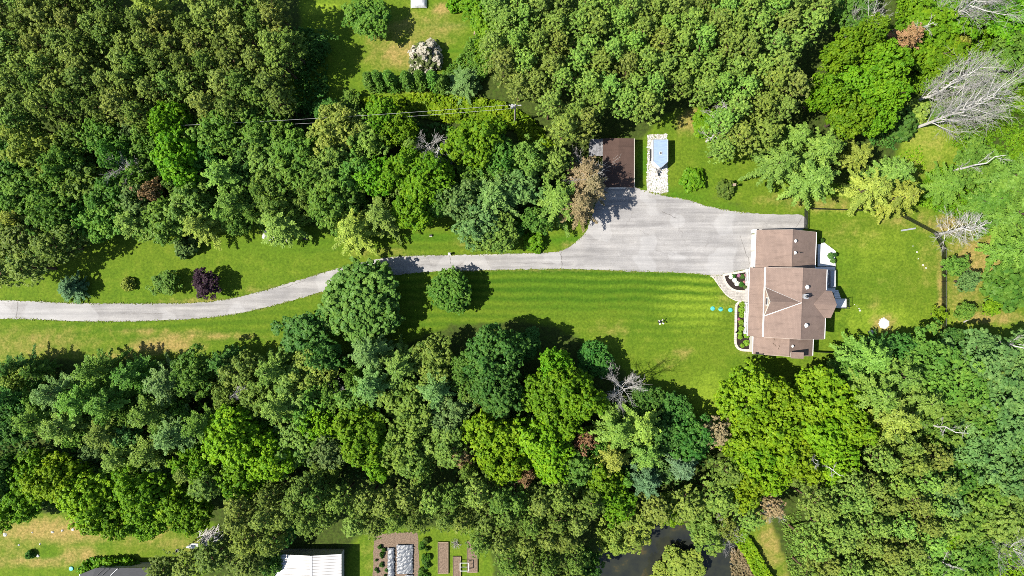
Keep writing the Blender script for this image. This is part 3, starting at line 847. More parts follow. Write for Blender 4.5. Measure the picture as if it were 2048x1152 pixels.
def card_mesh(name, C, Nn, U, a, b, tone, mat, droop=0.25):
    """One small folded leaf-clump face per row: centre, facing, long axis, half length, half width."""
    n = len(C)
    U = unit(U - Nn * (U * Nn).sum(1, keepdims=True))
    V = np.cross(Nn, U)
    a = np.broadcast_to(np.asarray(a, float).reshape(-1, 1), (n, 1)); b = np.broadcast_to(np.asarray(b, float).reshape(-1, 1), (n, 1))
    co = np.stack([C + U * a - Nn * a * droop, C + V * b + Nn * b * .1, C - U * a - Nn * a * droop * .4, C - V * b + Nn * b * .1], 1).reshape(-1, 3)
    me = quad_mesh(name, co, np.arange(4 * n).reshape(n, 4))
    at = me.attributes.new('tone', 'FLOAT', 'POINT')
    at.data.foreach_set('value', np.repeat(np.clip(tone, 0, 1), 4).astype(np.float32))
    me.materials.append(mat)
    return me

def rand_dirs(g, n, up=0.0):
    d = g.normal(size=(n, 3)); d[:, 2] += up
    return unit(d)

def tufts_to_cards(g, T, D, R, per, a, b, ttone, upn=.5):
    """Spread `per` leaf faces over the sunny side of every tuft."""
    n = len(T)
    d = unit(g.normal(size=(n, per, 3)) + D[:, None] * 1.1 + np.array([0, 0, upn]))
    C = T[:, None] + d * (R[:, None, None] * g.uniform(.55, 1.1, (n, per, 1)))
    Nn = unit(d * 1.0 + np.array([0, 0, .35]) + g.normal(size=(n, per, 3)) * .33)
    U = g.normal(size=(n, per, 3))
    tn = ttone[:, None] + g.normal(0, .12, (n, per))
    k = n * per
    return (C.reshape(k, 3), Nn.reshape(k, 3), U.reshape(k, 3), (a * g.uniform(.7, 1.3, (n, per))).reshape(k), (b * g.uniform(.7, 1.3, (n, per))).reshape(k), tn.reshape(k))

def fib(n, zmin, g):
    i = np.arange(n) + .5
    z = 1 - (1 - zmin) * i / n
    ph = i * 2.399963 + g.uniform(0, 6.28)
    r = np.sqrt(np.clip(1 - z * z, 0, 1))
    return unit(np.stack([r * np.cos(ph), r * np.sin(ph), z], 1) + g.normal(0, .13, (n, 3)))

def trunk_mesh(name, g, H, r, limbs, mat, lean=.04):
    mb = MB()
    pts = [Vector((math.sin(i * 1.3) * lean * i, math.cos(i * 1.7) * lean * i, H * i / 5)) for i in range(6)]
    mb.tube(pts, [r * (1.35 if i == 0 else 1 - .16 * i) for i in range(6)], 7)
    for L in limbs:
        L = Vector(L)
        z0 = max(H * .18, L.z - L.xy.length * g.uniform(.5, .9) - .4)
        st = Vector((0, 0, min(z0, H * .9)))
        md = st.lerp(L, .5) + Vector((0, 0, -.15 * L.xy.length * .5))
        mb.tube([st, md, L], [r * .42, r * .28, r * .1], 5)
    return mb.mesh(name, mat)

def broad(name, seed, R, z0, z1, nb, tufts, per, a, b, tr_, loose=0.0, spiky=0.0, shape=1.0):
    g = np.random.default_rng(seed)
    d = fib(nb, -.45, g)
    az = np.arctan2(d[:, 1], d[:, 0]); p = g.uniform(0, 6.28, 3)
    lob = 1 + shape * (.17 * np.sin(2 * az + p[0]) + .13 * np.sin(3 * az + p[1]) + .10 * np.sin(5 * az + p[2]))
    f = g.uniform(.72, 1.0, nb) * lob * (1 + loose * g.normal(0, .22, nb))
    hz = (z1 - z0) / 2; cz = (z1 + z0) / 2
    B = d * np.array([R * .82, R * .82, hz * .84]) * f[:, None] + [0, 0, cz]
    br = R * g.uniform(.17, .32, nb) * (1 - .25 * loose)
    if spiky:
        B[:, 2] += spiky * g.normal(0, .35, nb)
    nt = np.maximum(4, (tufts * (br / br.mean()) ** 2).astype(int))
    bi = np.repeat(np.arange(nb), nt); n = len(bi)
    td = unit(g.normal(size=(n, 3)) + d[bi] * .75 + [0, 0, .45])
    T = B[bi] + td * (br[bi] * g.uniform(.55, 1.12, n))[:, None]
    tone = g.normal(.5, .16, nb)[bi] + g.normal(0, .17, n)
    c = tufts_to_cards(g, T, td, tr_ * g.uniform(.7, 1.3, n), per, a, b, tone)
    # sparse inner leaves block light; inner shade is put into their darker tone
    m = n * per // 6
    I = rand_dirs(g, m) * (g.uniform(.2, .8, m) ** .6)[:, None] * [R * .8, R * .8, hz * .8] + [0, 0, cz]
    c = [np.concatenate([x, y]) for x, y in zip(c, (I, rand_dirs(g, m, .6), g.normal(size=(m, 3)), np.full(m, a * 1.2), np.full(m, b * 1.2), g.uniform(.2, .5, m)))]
    crown = card_mesh(name + '_crown', *c, M['leaf'])
    pick = g.choice(nb, min(nb, 9), replace=False)
    tk = trunk_mesh(name + '_trunk', g, z0 + (z1 - z0) * .7, .06 * R + .03, [B[i] for i in pick], M['bark'])
    return tk, crown, R, z1

def pine(name, seed, R, H, nwh, per):
    g = np.random.default_rng(seed)
    T, D, tn = [], [], []
    limbs = []
    zb = H * .5
    for w in range(nwh):
        t = (w + .5) / nwh
        z = zb + (H - zb) * t
        L = R * (1 - max(0, (t - .35) / .75) ** 1.7) * g.uniform(.85, 1.1)
        nbr = int(g.integers(5, 8))
        a0 = g.uniform(0, 6.28)
        for k in range(nbr):
            a = a0 + k * 6.283 / nbr + g.normal(0, .2)
            l = L * g.uniform(.65, 1.12)
            el = .15 + .75 * t
            dv = np.array([math.cos(a) * math.cos(el), math.sin(a) * math.cos(el), math.sin(el)])
            base = np.array([0, 0, z])
            if w % 2 == 0 and k % 3 == 0: limbs.append(base + dv * l * .85)
            m = max(3, int(l / .38))
            s = g.uniform(.3, 1.0, m) ** .75
            side = np.cross(dv, [0, 0, 1]); side /= np.linalg.norm(side) + 1e-9
            q = base + dv * (l * s)[:, None] + side * (g.normal(0, .33, m) * (.5 + s))[:, None] + [0, 0, 1] * (g.normal(.05, .13, m))[:, None]
            T.append(q); D.append(np.tile(dv, (m, 1))); tn.append(g.normal(.5, .2) + g.normal(0, .15, m))
    top = np.array([[0, 0, H + .1]] * 6) + g.normal(0, .2, (6, 3)); T.append(top); D.append(np.tile([0, 0, 1.0], (6, 1))); tn.append(g.uniform(.4, .8, 6))
    T = np.concatenate(T); D = np.concatenate(D); tn = np.concatenate(tn)
    n = len(T)
    c = tufts_to_cards(g, T, unit(D * .6 + [0, 0, .8]), g.uniform(.18, .32, n), per, .14, .075, tn, .6)
    crown = card_mesh(name + '_crown', *c, M['needle'], .2)
    tk = trunk_mesh(name + '_trunk', g, H * .96, .15, limbs[:16], M['pine_bark'], .02)
    return tk, crown, R, H

def conifer(name, seed, R, H, z0, nwh, droop, spread, width=.11, dens=1.0, tuftiness=.5):
    """Whorled branches with side sprays: spruces, white pines, cedars."""
    g = np.random.default_rng(seed)
    C, Nn, U, A, B, tn = [], [], [], [], [], []
    limbs = []
    for w in range(nwh):
        t = (w + g.uniform(.2, .8)) / nwh
        z = z0 + (H - z0) * t
        L = R * ((1 - t) ** .60) * g.uniform(.8, 1.12) + .12
        nbr = max(4, int(6 * (.55 + .5 * (1 - t)) * dens))
        a0 = g.uniform(0, 6.28)
        for k in range(nbr):
            a = a0 + k * 6.283 / nbr + g.normal(0, .22)
            l = L * g.uniform(.7, 1.15)
            ca, sa = math.cos(a), math.sin(a)
            m = max(4, int(l / .13 * dens))
            s = np.linspace(.14, 1, m)
            zz = z + l * s * (.25 + .5 * t) - droop * l * s ** 2 + g.normal(0, .03, m)
            ctr = np.stack([ca * l * s, sa * l * s, zz], 1)
            if w % 3 == 0 and k % 3 == 0: limbs.append(ctr[int(m * .7)])
            bt = g.normal(.5, .17)
            for sd in (-1, 0, 1):
                ang = a + sd * g.uniform(.6, 1.05, m)
                sl = (spread * (1.05 - s) + .16) * g.uniform(.6, 1.2, m) if sd else np.full(m, .18)
                reps = 3 if sd else 1
                for r in range(reps):
                    fr = (r + .6) / reps
                    dv = np.stack([np.cos(ang), np.sin(ang), np.full(m, -.18) + g.normal(0, .18, m)], 1)
                    C.append(ctr + dv * (sl * fr)[:, None] + g.normal(0, .05, (m, 3)))
                    U.append(dv); Nn.append(unit(np.stack([g.normal(0, tuftiness, m) + ca * .35, g.normal(0, tuftiness, m) + sa * .35, np.ones(m)], 1)))
                    A.append(np.clip(sl / reps * .85, .10, .26) * g.uniform(.8, 1.3, m)); B.append(width * g.uniform(.6, 1.15, m))
                    tn.append(bt + .22 * (s - .5) + g.normal(0, .13, m))
    C, Nn, U, A, B, tn = (np.concatenate(x) for x in (C, Nn, U, A, B, tn))
    crown = card_mesh(name + '_crown', C, Nn, U, A, B, tn, M['needle'], .15)
    tk = trunk_mesh(name + '_trunk', g, H * .95, .05 * R + .08, limbs[:14], M['bark'], .015)
    return tk, crown, R, H

def bush(name, seed, R, H, nb, tufts, per, a, b, tr_):
    g = np.random.default_rng(seed)
    d = fib(nb, -.05, g)
    B = d * [R * .78, R * .78, H * .75] * g.uniform(.7, 1.05, (nb, 1)); B[:, 2] = np.abs(B[:, 2]) + .1
    br = R * g.uniform(.2, .36, nb)
    bi = np.repeat(np.arange(nb), tufts); n = len(bi)
    td = unit(g.normal(size=(n, 3)) + d[bi] * .7 + [0, 0, .5])
    T = B[bi] + td * (br[bi] * g.uniform(.5, 1.1, n))[:, None]
    c = tufts_to_cards(g, T, td, tr_ * g.uniform(.7, 1.3, n), per, a, b, g.normal(.5, .2, n))
    crown = card_mesh(name + '_crown', *c, M['leaf'])
    mb = MB()
    for i in range(5): mb.tube([(0, 0, 0), tuple(B[i * nb // 5] * .5), tuple(B[i * nb // 5])], [.035 * R + .01, .025 * R, .008], 5)
    return mb.mesh(name + '_stem', M['bark']), crown, R, H

def bare(name, seed, H, spread, nmain, z0, style, mat, tk=.16):
    """Leafless tree: recursion into limbs, branches and twigs. style 'up' (poplar), 'side' (dead conifer), 'vase'."""
    g = np.random.default_rng(seed)
    main, tw = MB(), MB()
    def wob(p0, d, L, n, bend):
        pts = [Vector(p0)]
        dd = Vector(d)
        for i in range(n):
            dd = (dd + Vector(g.normal(0, .11, 3)) + Vector((0, 0, bend))).normalized()
            pts.append(pts[-1] + dd * (L / n))
        return pts
    stem = [Vector((g.normal(0, .05) * i, g.normal(0, .05) * i, H * i / 7)) for i in range(8)]
    main.tube(stem, [tk * (1 - .125 * i) + .012 for i in range(8)], 7)
    for i in range(nmain):
        t = z0 + (1 - z0) * (i / nmain) ** (.9)
        zz = H * min(t, .97)
        p0 = stem[0].lerp(stem[7], zz / H)
        a = i * 2.4 + g.normal(0, .3)
        if style == 'up': el, L, bend = g.uniform(.9, 1.2), spread * (1.15 - .55 * t) * g.uniform(.8, 1.3) * 1.75, .08
        elif style == 'side': el, L, bend = g.uniform(-.1, .3) + .3 * t, spread * (1.1 - t) ** .7 * g.uniform(.75, 1.2) + .3, .0
        else: el, L, bend = g.uniform(.3, .8), spread * (1.1 - .4 * t) * g.uniform(.8, 1.2), .05
        d = (math.cos(a) * math.cos(el), math.sin(a) * math.cos(el), math.sin(el))
        br = wob(p0, d, L, 6, bend)
        r0 = min(tk * .42, .011 * L + .010) 
        main.tube(br, [r0 * (1 - .15 * k) + .006 for k in range(7)], 5)
        for j in range(int(5 + L * 2.3)):
            f = g.uniform(.25, 1); q = br[min(5, int(f * 6))].lerp(br[min(6, int(f * 6) + 1)], (f * 6) % 1)
            d2 = (Vector(d) * .9 + Vector(g.normal(0, .5, 3)) + Vector((0, 0, .25 if style != 'side' else 0))).normalized()
            b2 = wob(q, d2, L * g.uniform(.22, .5), 4, bend)
            tw.tube(b2, [.014, .012, .009, .007, .006], 4, False)
            for k in range(4):
                e = b2[int(g.integers(1, 5))]
                b3 = wob(e, (Vector(d2) + Vector(g.normal(0, .5, 3))).normalized(), L * g.uniform(.1, .24), 2, bend)
                tw.tube(b3, [.012, .009, .006], 3, False)
    return main.mesh(name + '_trunk', mat), tw.mesh(name + '_twigs', M['grey_wood']), spread, H

ARC = {
    'maple': [broad('maple', 10 + i, 3.8, 2.6, 10.0, 56, 21, 12, .155, .12, .27) for i in range(4)],
    'ash': [broad('ash', 30 + i, 3.4, 2.8, 11.0, 64, 15, 11, .15, .10, .245, .8, 1.0) for i in range(5)],
    'pine': [pine('pine', 50 + i, 2.5, 11.5, 12, 13) for i in range(5)],
    'fir': [conifer('fir', 70 + i, 3.4, 12.0, 1.8, 13, .30, .62, .10, .92) for i in range(4)],
    'spruce': [conifer('spruce', 90 + i, 2.6, 10.0, .8, 20, .22, .5, .085, 1.1, .7) for i in range(3)],
    'round': [broad('round', 25 + i, 3.8, .8, 8.0, 90, 13, 13, .16, .12, .28, shape=.3) for i in range(2)],
    'cedar': [conifer('cedar', 110 + i, .72, 6.0, .1, 30, -.25, .22, .07, 1.2, .9) for i in range(3)],
    'shrub': [bush('shrub', 130 + i, 1.0, 1.3, 26, 16, 7, .10, .075, .12) for i in range(3)],
}
NAMES = {'round': ('leafy_tree', 'tree', 'trunk'), 'maple': ('leafy_tree', 'tree', 'trunk'), 'ash': ('leafy_tree', 'tree', 'trunk'), 'pine': ('pine_tree', 'tree', 'trunk'), 'fir': ('fir_tree', 'tree', 'trunk'),
         'spruce': ('spruce_tree', 'tree', 'trunk'), 'cedar': ('cedar_shrub', 'shrub', 'trunk'), 'shrub': ('shrub', 'shrub', 'stem')}
COLS = {'o': (.158, .222, .036), 'n': (.112, .180, .026), 'g': (.122, .238, .030), 'd': (.066, .165, .025), 'b': (.120, .250, .010), 'y': (.235, .300, .045), 'l': (.165, .295, .010),
        's': (.135, .240, .062), 'u': (.115, .210, .095), 'r': (.30, .20, .095), 'p': (.048, .026, .036), 'w': (.44, .42, .33), 'k': (.162, .268, .042), 't': (.24, .195, .10), 'v': (.120, .222, .036), 'c': (.090, .195, .024)}
WORDS = {'o': 'olive', 'n': 'dark olive', 'g': 'mid green', 'd': 'dark green', 'b': 'bright green', 'y': 'yellow green', 'l': 'lime green', 's': 'greyish green', 'u': 'blue green',
         'r': 'dying rust brown', 'p': 'dark purple', 'w': 'grey white', 'k': 'pale green', 't': 'tan brown', 'c': 'deep green', 'v': 'mid green'}
rt = random.Random(5)
TREES = []     # (root, px, py, kind, hue, label or None)
count = {}
def place(kind, px, py, r, hue, h=None, label=None, group=None, cat=None, ca=None):
    """Plant a tree whose crown middle shows at photograph pixel (px, py) with radius r pixels."""
    arcs = ARC[kind]
    i = count.get(kind, 0); count[kind] = i + 1
    tk, cr, R0, H0 = arcs[i % len(arcs)]
    if h is None: h = {'round': 8, 'maple': 9.2, 'ash': 9.6, 'pine': 11.5, 'fir': 12.0, 'spruce': 9, 'cedar': 6, 'shrub': 1.3}[kind] * rt.uniform(.88, 1.12)
    zc = h * (.62 if kind not in ('cedar', 'shrub') else .5)
    rm = r * S * (CAM_H - zc) / CAM_H
    p = P(px, py, zc)
    nm, ct, tn = NAMES[kind]
    root = empty(nm, (p.x, p.y, 0), rt.uniform(0, 6.283))
    sxy = rm / R0
    for nme, me in ((tn, tk), ('crown', cr)):
        o = link(nme, me, root)
        o.scale = (sxy, sxy, h / H0)
        if nme == 'crown':
            c = COLS[hue] if isinstance(hue, str) else hue
            o.color = (*[max(0, v * rt.uniform(.93, 1.07)) for v in c], 1)
    tag(root, label, cat or ct, group)
    TREES.append([root, px, py, kind, hue, label])
    return root

# plantation stands of pine: polygons of the picture, filled evenly
def stand(poly, spacing, hue, r, label, group, seed, h=(10.8, 12.2)):
    g = np.random.default_rng(seed)
    xs = [p[0] for p in poly]; ys = [p[1] for p in poly]
    pts = []
    y = min(ys); row = 0
    while y <= max(ys):
        x = min(xs) + (spacing / 2 if row % 2 else 0)
        while x <= max(xs):
            q = (x + g.normal(0, spacing * .13), y + g.normal(0, spacing * .13))
            if inpoly(np.array([q[0]]), np.array([q[1]]), poly)[0]: pts.append(q)
            x += spacing
        y += spacing * .87; row += 1
    for q in pts:
        hu = hue[int(g.integers(len(hue)))]
        place('pine', q[0], q[1], r * g.uniform(.9, 1.15), hu, g.uniform(*h), label, group)
    return len(pts)
n1 = stand([(-20, -20), (225, -20), (280, 40), (350, 40), (400, -20), (585, -20), (595, 100), (600, 215), (480, 225), (420, 220), (325, 195), (290, 235), (240, 250), (110, 250), (70, 270), (-20, 265)], 45, 'onno', 33,
           'dark olive pine packed among others in the plantation filling the upper left corner', 'pines of the upper left plantation', 1)
n2 = stand([(985, 30), (1010, -20), (1650, -20), (1640, 40), (1600, 110), (1575, 215), (1540, 250), (1430, 250), (1480, 190), (1400, 195), (1320, 210), (1270, 240), (1200, 255), (1170, 290), (1110, 280), (1090, 250), (1075, 190), (985, 170), (965, 120)], 45.5, 'okok', 33,  # paler hue mix puts the sunlit sides into the colour
           'pale olive pine in the sunlit plantation above the detached garage', 'pines of the upper middle plantation', 2)
n3 = stand([(440, 1020), (520, 965), (690, 955), (900, 965), (1180, 965), (1180, 1050), (1160, 1100), (1150, 1180), (1010, 1180), (990, 1080), (860, 1040), (730, 1060), (600, 1080), (470, 1085)], 44.5, 'noon', 31,
           'olive pine in the plantation strip above the kitchen garden and pale metal roof', 'pines of the lower middle plantation', 3)
n4 = stand([(1600, 1010), (1690, 930), (1760, 880), (1860, 905), (1890, 1000), (1850, 1080), (1840, 1180), (1610, 1180), (1600, 1080)], 45, 'kook', 33,
           'yellowish olive pine in the stand right of the mown pond path', 'pines of the lower right plantation', 4)

L_ = [
 # kind, px, py, r, hue, h
 # -- woodland between the upper left plantation and the driveway
 ('fir', 300, 12, 48, 'y', 11), ('ash', 72, 300, 46, 'y', None), ('ash', 15, 325, 40, 'd', None), ('ash', 150, 290, 40, 'g', None), ('ash', 212, 278, 40, 'g', None), ('ash', 128, 330, 38, 'g', None), ('ash', 240, 312, 34, 'c', None),
 ('maple', 345, 245, 42, 'b', 11), ('maple', 362, 318, 54, 'b', 11), ('ash', 30, 392, 48, 'g', None), ('ash', 92, 388, 46, 'g', None), ('fir', 40, 440, 40, 'y', 10), ('ash', 170, 372, 48, 'g', None), ('ash', 228, 390, 44, 'c', None),
 ('ash', 275, 402, 38, 's', None), ('ash', 112, 432, 42, 'c', None), ('pine', 55, 478, 44, 'n', 10), ('pine', 112, 492, 42, 'n', 10), ('pine', 62, 535, 40, 'o', 9), ('pine', 12, 545, 36, 'o', 9), ('pine', 150, 470, 36, 'n', 9), ('ash', 208, 442, 44, 'g', None), ('fir', 268, 446, 44, 'k', 10),
 ('ash', 330, 440, 48, 'g', None), ('ash', 382, 408, 46, 'k', None), ('fir', 400, 452, 42, 'y', 10), ('ash', 12, 470, 40, 'k', None), ('ash', 440, 268, 46, 'g', None), ('fir', 448, 352, 54, 'k', 11.5), ('ash', 520, 268, 50, 'g', None), ('fir', 470, 408, 46, 'g', 11),
 ('ash', 540, 330, 48, 'k', None), ('ash', 546, 392, 44, 'g', None), ('ash', 598, 305, 46, 'g', None), ('ash', 606, 352, 44, 'g', None), ('fir', 560, 448, 56, 'k', 10), ('ash', 672, 262, 50, 'y', None), ('ash', 728, 285, 46, 'k', None), ('maple', 765, 238, 40, 'b', 8), ('maple', 800, 262, 36, 'b', 8),
 ('ash', 662, 335, 44, 'k', None), ('ash', 705, 342, 44, 'g', None), ('ash', 662, 400, 48, 'g', None), ('fir', 705, 458, 56, 'y', 10.5), ('fir', 762, 432, 50, 'k', 10.5), ('maple', 752, 355, 44, 'b', None), ('maple', 806, 342, 42, 'b', None), ('maple', 852, 362, 54, 'b', 10.5),
 ('maple', 830, 415, 46, 'b', None), ('maple', 884, 392, 42, 'c', None), ('maple', 956, 286, 56, 'b', 10.5), ('maple', 1004, 312, 40, 'c', 9), ('ash', 925, 402, 40, 's', None), ('spruce', 985, 395, 60, 's', 11), ('ash', 1034, 372, 46, 's', None), ('ash', 956, 440, 46, 's', None), ('maple', 988, 466, 46, 'k', 7),
 ('ash', 1062, 322, 38, 'k', None), ('pine', 1110, 330, 34, 'o', 9), ('fir', 1118, 402, 58, 'k', 11), ('fir', 1172, 345, 44, 't', 10), ('fir', 1160, 412, 44, 't', 12.5), ('fir', 1184, 372, 42, 't', 11.5), ('shrub', 1068, 482, 24, 'b', 2.2), ('shrub', 1030, 455, 22, 'c', 2.5), ('shrub', 370, 492, 24, 's', 3), ('ash', 308, 384, 22, 'r', 9.5),
 ('ash', 1075, 440, 30, 'c', 7), ('ash', 700, 400, 36, 'c', 8), ('ash', 495, 330, 36, 'd', 8), ('ash', 420, 318, 32, 'd', 8), ('ash', 300, 290, 34, 'g', 9), ('ash', 170, 430, 34, 'c', 8),
 # -- by the drive
 ('round', 720, 604, 82, 'v', 8.0), ('round', 902, 583, 44, 'c', 5.5), ('ash', 612, 668, 50, 'd', 7), ('ash', 412, 566, 29, 'p', 4.5), ('ash', 330, 566, 26, 'g', 3.2), ('shrub', 255, 568, 15, 'y', 1.6), ('spruce', 137, 577, 30, 'u', 4.5),
 # -- woodland below the driveway
 ('fir', 28, 736, 36, 'd', 9), ('fir', 72, 742, 30, 'c', 8), ('ash', 30, 752, 30, 'y', None), ('fir', 15, 795, 44, 'd', None), ('ash', 28, 845, 46, 'd', None), ('fir', 188, 742, 46, 'g', 11), ('fir', 112, 785, 48, 's', 12), ('fir', 165, 800, 58, 'g', 12.5), ('fir', 75, 838, 50, 'g', 12), ('fir', 132, 850, 56, 'k', 12.5),
 ('fir', 218, 806, 52, 'g', 12), ('fir', 262, 750, 46, 'c', 10), ('fir', 210, 866, 46, 'k', 11), ('fir', 330, 768, 54, 's', None), ('ash', 388, 745, 42, 'c', None), ('fir', 300, 826, 54, 'g', 12), ('fir', 445, 725, 40, 'd', 9), ('ash', 486, 742, 40, 'k', None), ('fir', 350, 870, 54, 's', None), ('fir', 405, 850, 46, 'g', None),
 ('fir', 302, 905, 50, 'k', 11.5), ('fir', 240, 915, 42, 'k', 10), ('maple', 466, 872, 62, 'l', 11.5), ('maple', 535, 912, 56, 'l', 11), ('maple', 492, 945, 50, 'b', 10.5), ('maple', 68, 952, 48, 'b', None), ('maple', 122, 958, 54, 'l', 10.5), ('maple', 30, 1005, 52, 'b', None), ('maple', 182, 992, 58, 'l', 10.5),
 ('maple', 226, 1030, 50, 'b', None), ('maple', 288, 985, 56, 'b', 10.5), ('maple', 342, 1000, 54, 'l', None), ('maple', 300, 1040, 40, 'b', 8), ('maple', 380, 1022, 44, 'b', None), ('pine', 420, 965, 38, 'n', 10), ('maple', 8, 950, 44, 'd', None), ('maple', 400, 925, 44, 'b', None), ('fir', 380, 940, 40, 'o', 10),
 ('fir', 545, 742, 46, 'k', None), ('ash', 582, 775, 50, 'k', None), ('ash', 622, 740, 42, 'y', None), ('fir', 556, 815, 48, 'k', None), ('ash', 614, 806, 46, 'g', None), ('ash', 648, 712, 36, 'd', None), ('ash', 520, 790, 40, 'k', None),
 ('fir', 738, 705, 50, 's', 11.5), ('fir', 742, 772, 54, 's', 12), ('ash', 712, 800, 40, 'k', None), ('fir', 800, 735, 52, 'k', None), ('ash', 802, 792, 48, 'k', None), ('ash', 868, 722, 46, 'k', None), ('fir', 872, 782, 50, 's', None), ('ash', 828, 836, 48, 'k', None), ('ash', 898, 832, 48, 's', None), ('ash', 892, 882, 46, 'k', None),
 ('maple', 642, 852, 40, 'l', 9), ('maple', 722, 865, 56, 'b', 11), ('maple', 752, 905, 46, 'b', None), ('ash', 598, 890, 46, 'k', None), ('ash', 662, 895, 38, 's', None), ('ash', 800, 892, 46, 'k', None), ('ash', 830, 922, 40, 'k', None), ('ash', 920, 906, 24, 'r', 8),
 ('maple', 985, 705, 58, 'd', 12), ('maple', 992, 775, 56, 'd', 11), ('ash', 940, 740, 40, 'c', None), ('maple', 1108, 735, 38, 'b', 9), ('maple', 1092, 792, 52, 'b', 10.5), ('maple', 1152, 790, 54, 'b', 12), ('maple', 1118, 838, 46, 'b', None), ('maple', 988, 872, 56, 'l', 10.5), ('maple', 1080, 880, 56, 'l', 10.5),
 ('maple', 1008, 925, 46, 'l', 10), ('maple', 1102, 915, 48, 'l', 10), ('ash', 1168, 884, 24, 'r', 8), ('fir', 1232, 862, 56, 'k', 11.5), ('fir', 1282, 852, 52, 'y', 11.5), ('fir', 1292, 905, 48, 'k', 11), ('fir', 1225, 915, 46, 'y', 11), ('ash', 1152, 935, 44, 'c', None), ('maple', 1345, 824, 38, 'd', 5),
 ('ash', 1382, 880, 44, 'd', None), ('spruce', 1362, 930, 46, 'u', 10), ('spruce', 1290, 962, 46, 'u', 10.5), ('ash', 1050, 945, 22, 'r', 8), ('pine', 1428, 862, 34, 't', 9), ('maple', 1200, 960, 44, 'b', None), ('ash', 1325, 870, 34, 'd', 8), ('maple', 1050, 690, 34, 'd', 5), ('maple', 1190, 720, 36, 'd', 5), ('maple', 1290, 800, 34, 'd', 5),
 ('ash', 1230, 1000, 40, 'b', None), ('ash', 470, 900, 30, 'd', 8),
 # -- around the pond
 ('pine', 1310, 1012, 38, 'o', 10), ('pine', 1370, 1005, 40, 'o', 10), ('pine', 1428, 990, 42, 'o', 10), ('pine', 1450, 940, 36, 'n', 10), ('ash', 1262, 1048, 44, 'y', 8), ('ash', 1222, 1075, 32, 'y', 8), ('ash', 1330, 1022, 28, 'l', 7), ('ash', 1412, 1058, 40, 'o', 8), ('ash', 1448, 1050, 30, 'o', 8), ('maple', 1368, 1135, 42, 'y', 3), ('maple', 1325, 1160, 32, 'y', 2.5),
 ('pine', 1490, 1030, 34, 'k', 8), ('pine', 1540, 1008, 27, 't', 8), ('ash', 1172, 1125, 30, 'd', 8),
 # -- below the house
 ('maple', 1492, 790, 58, 'l', 10.5), ('maple', 1562, 802, 46, 'l', 10), ('maple', 1492, 862, 52, 'l', 10.5), ('maple', 1545, 872, 58, 'l', 11), ('maple', 1592, 838, 50, 'l', 10.5), ('maple', 1642, 790, 58, 'l', 10.5), ('maple', 1632, 866, 58, 'l', 11), ('maple', 1692, 848, 50, 'l', 10.5), ('maple', 1662, 915, 48, 'l', 10), ('maple', 1515, 930, 54, 'l', 10.5),
 ('maple', 1590, 915, 48, 'l', 10.5), ('maple', 1490, 965, 44, 'l', 10), ('maple', 1500, 912, 44, 'b', 10), ('fir', 1738, 715, 54, 'k', 12), ('fir', 1742, 790, 66, 'k', 14), ('fir', 1795, 752, 58, 'k', 13), ('fir', 1785, 832, 60, 'y', 13.5), ('fir', 1836, 800, 50, 'k', 13), ('fir', 1765, 690, 30, 'd', 8), ('fir', 1700, 740, 36, 'c', 9),
 ('ash', 1850, 718, 50, 'g', 9), ('ash', 1915, 765, 58, 'g', None), ('ash', 1898, 832, 58, 'g', None), ('ash', 1962, 715, 58, 's', None), ('ash', 1992, 785, 62, 's', None), ('ash', 2018, 855, 62, 's', None), ('ash', 1955, 905, 56, 's', None), ('ash', 2028, 720, 50, 's', None), ('ash', 1960, 970, 54, 'g', None), ('ash', 2022, 950, 54, 's', None), ('ash', 1890, 962, 46, 'c', None),
 ('ash', 1862, 985, 48, 's', None), ('ash', 1925, 1035, 54, 'k', None), ('ash', 2002, 1035, 54, 'k', None), ('fir', 1800, 885, 48, 'o', 12), ('ash', 1870, 1060, 46, 'l', 8), ('ash', 1890, 1125, 48, 'k', 8), ('ash', 1960, 1100, 48, 'c', 7), ('maple', 1800, 700, 34, 'd', 7), ('maple', 1905, 690, 34, 'd', 6), ('ash', 1700, 1120, 36, 's', 9), ('ash', 1860, 770, 44, 'g', None), ('ash', 1945, 830, 44, 'g', None),
 # -- right of the upper plantation
 ('maple', 1682, 108, 40, 'b', 10), ('maple', 1735, 75, 35, 'b', 11.5), ('maple', 1765, 135, 49, 'b', 11.5), ('maple', 1706, 175, 47, 'b', 8.5), ('maple', 1650, 190, 35, 'b', 11.5), ('maple', 1765, 195, 37, 'b', 11.5), ('maple', 1690, 232, 44, 'b', 10), ('maple', 1742, 238, 37, 'b', 8.5), ('ash', 1715, 30, 44, 'c', 7), ('fir', 1815, 75, 34, 'r', 9),
 ('pine', 1520, 270, 42, 'o', 10.5), ('pine', 1470, 275, 40, 'o', 10.5), ('pine', 1440, 300, 32, 'k', 9), ('fir', 1640, 300, 58, 'k', 11.5), ('fir', 1560, 325, 54, 'k', 11), ('fir', 1625, 358, 60, 'k', 11.5), ('fir', 1590, 275, 40, 'k', 10), ('fir', 1745, 378, 50, 'y', 10), ('fir', 1790, 345, 46, 'k', 10), ('fir', 1800, 395, 50, 'y', 9.5), ('fir', 1715, 310, 36, 'y', 8),
 ('shrub', 1835, 222, 26, 'y', 2.4), ('shrub', 1806, 246, 34, 'd', 3.2), ('ash', 1860, 60, 48, 'b', 6), ('ash', 1920, 30, 44, 'b', 6), ('ash', 2020, 40, 46, 'b', 7), ('shrub', 1922, 82, 22, 'y', 3), ('ash', 1880, 110, 44, 'b', 5), ('ash', 2030, 110, 44, 'g', 6),
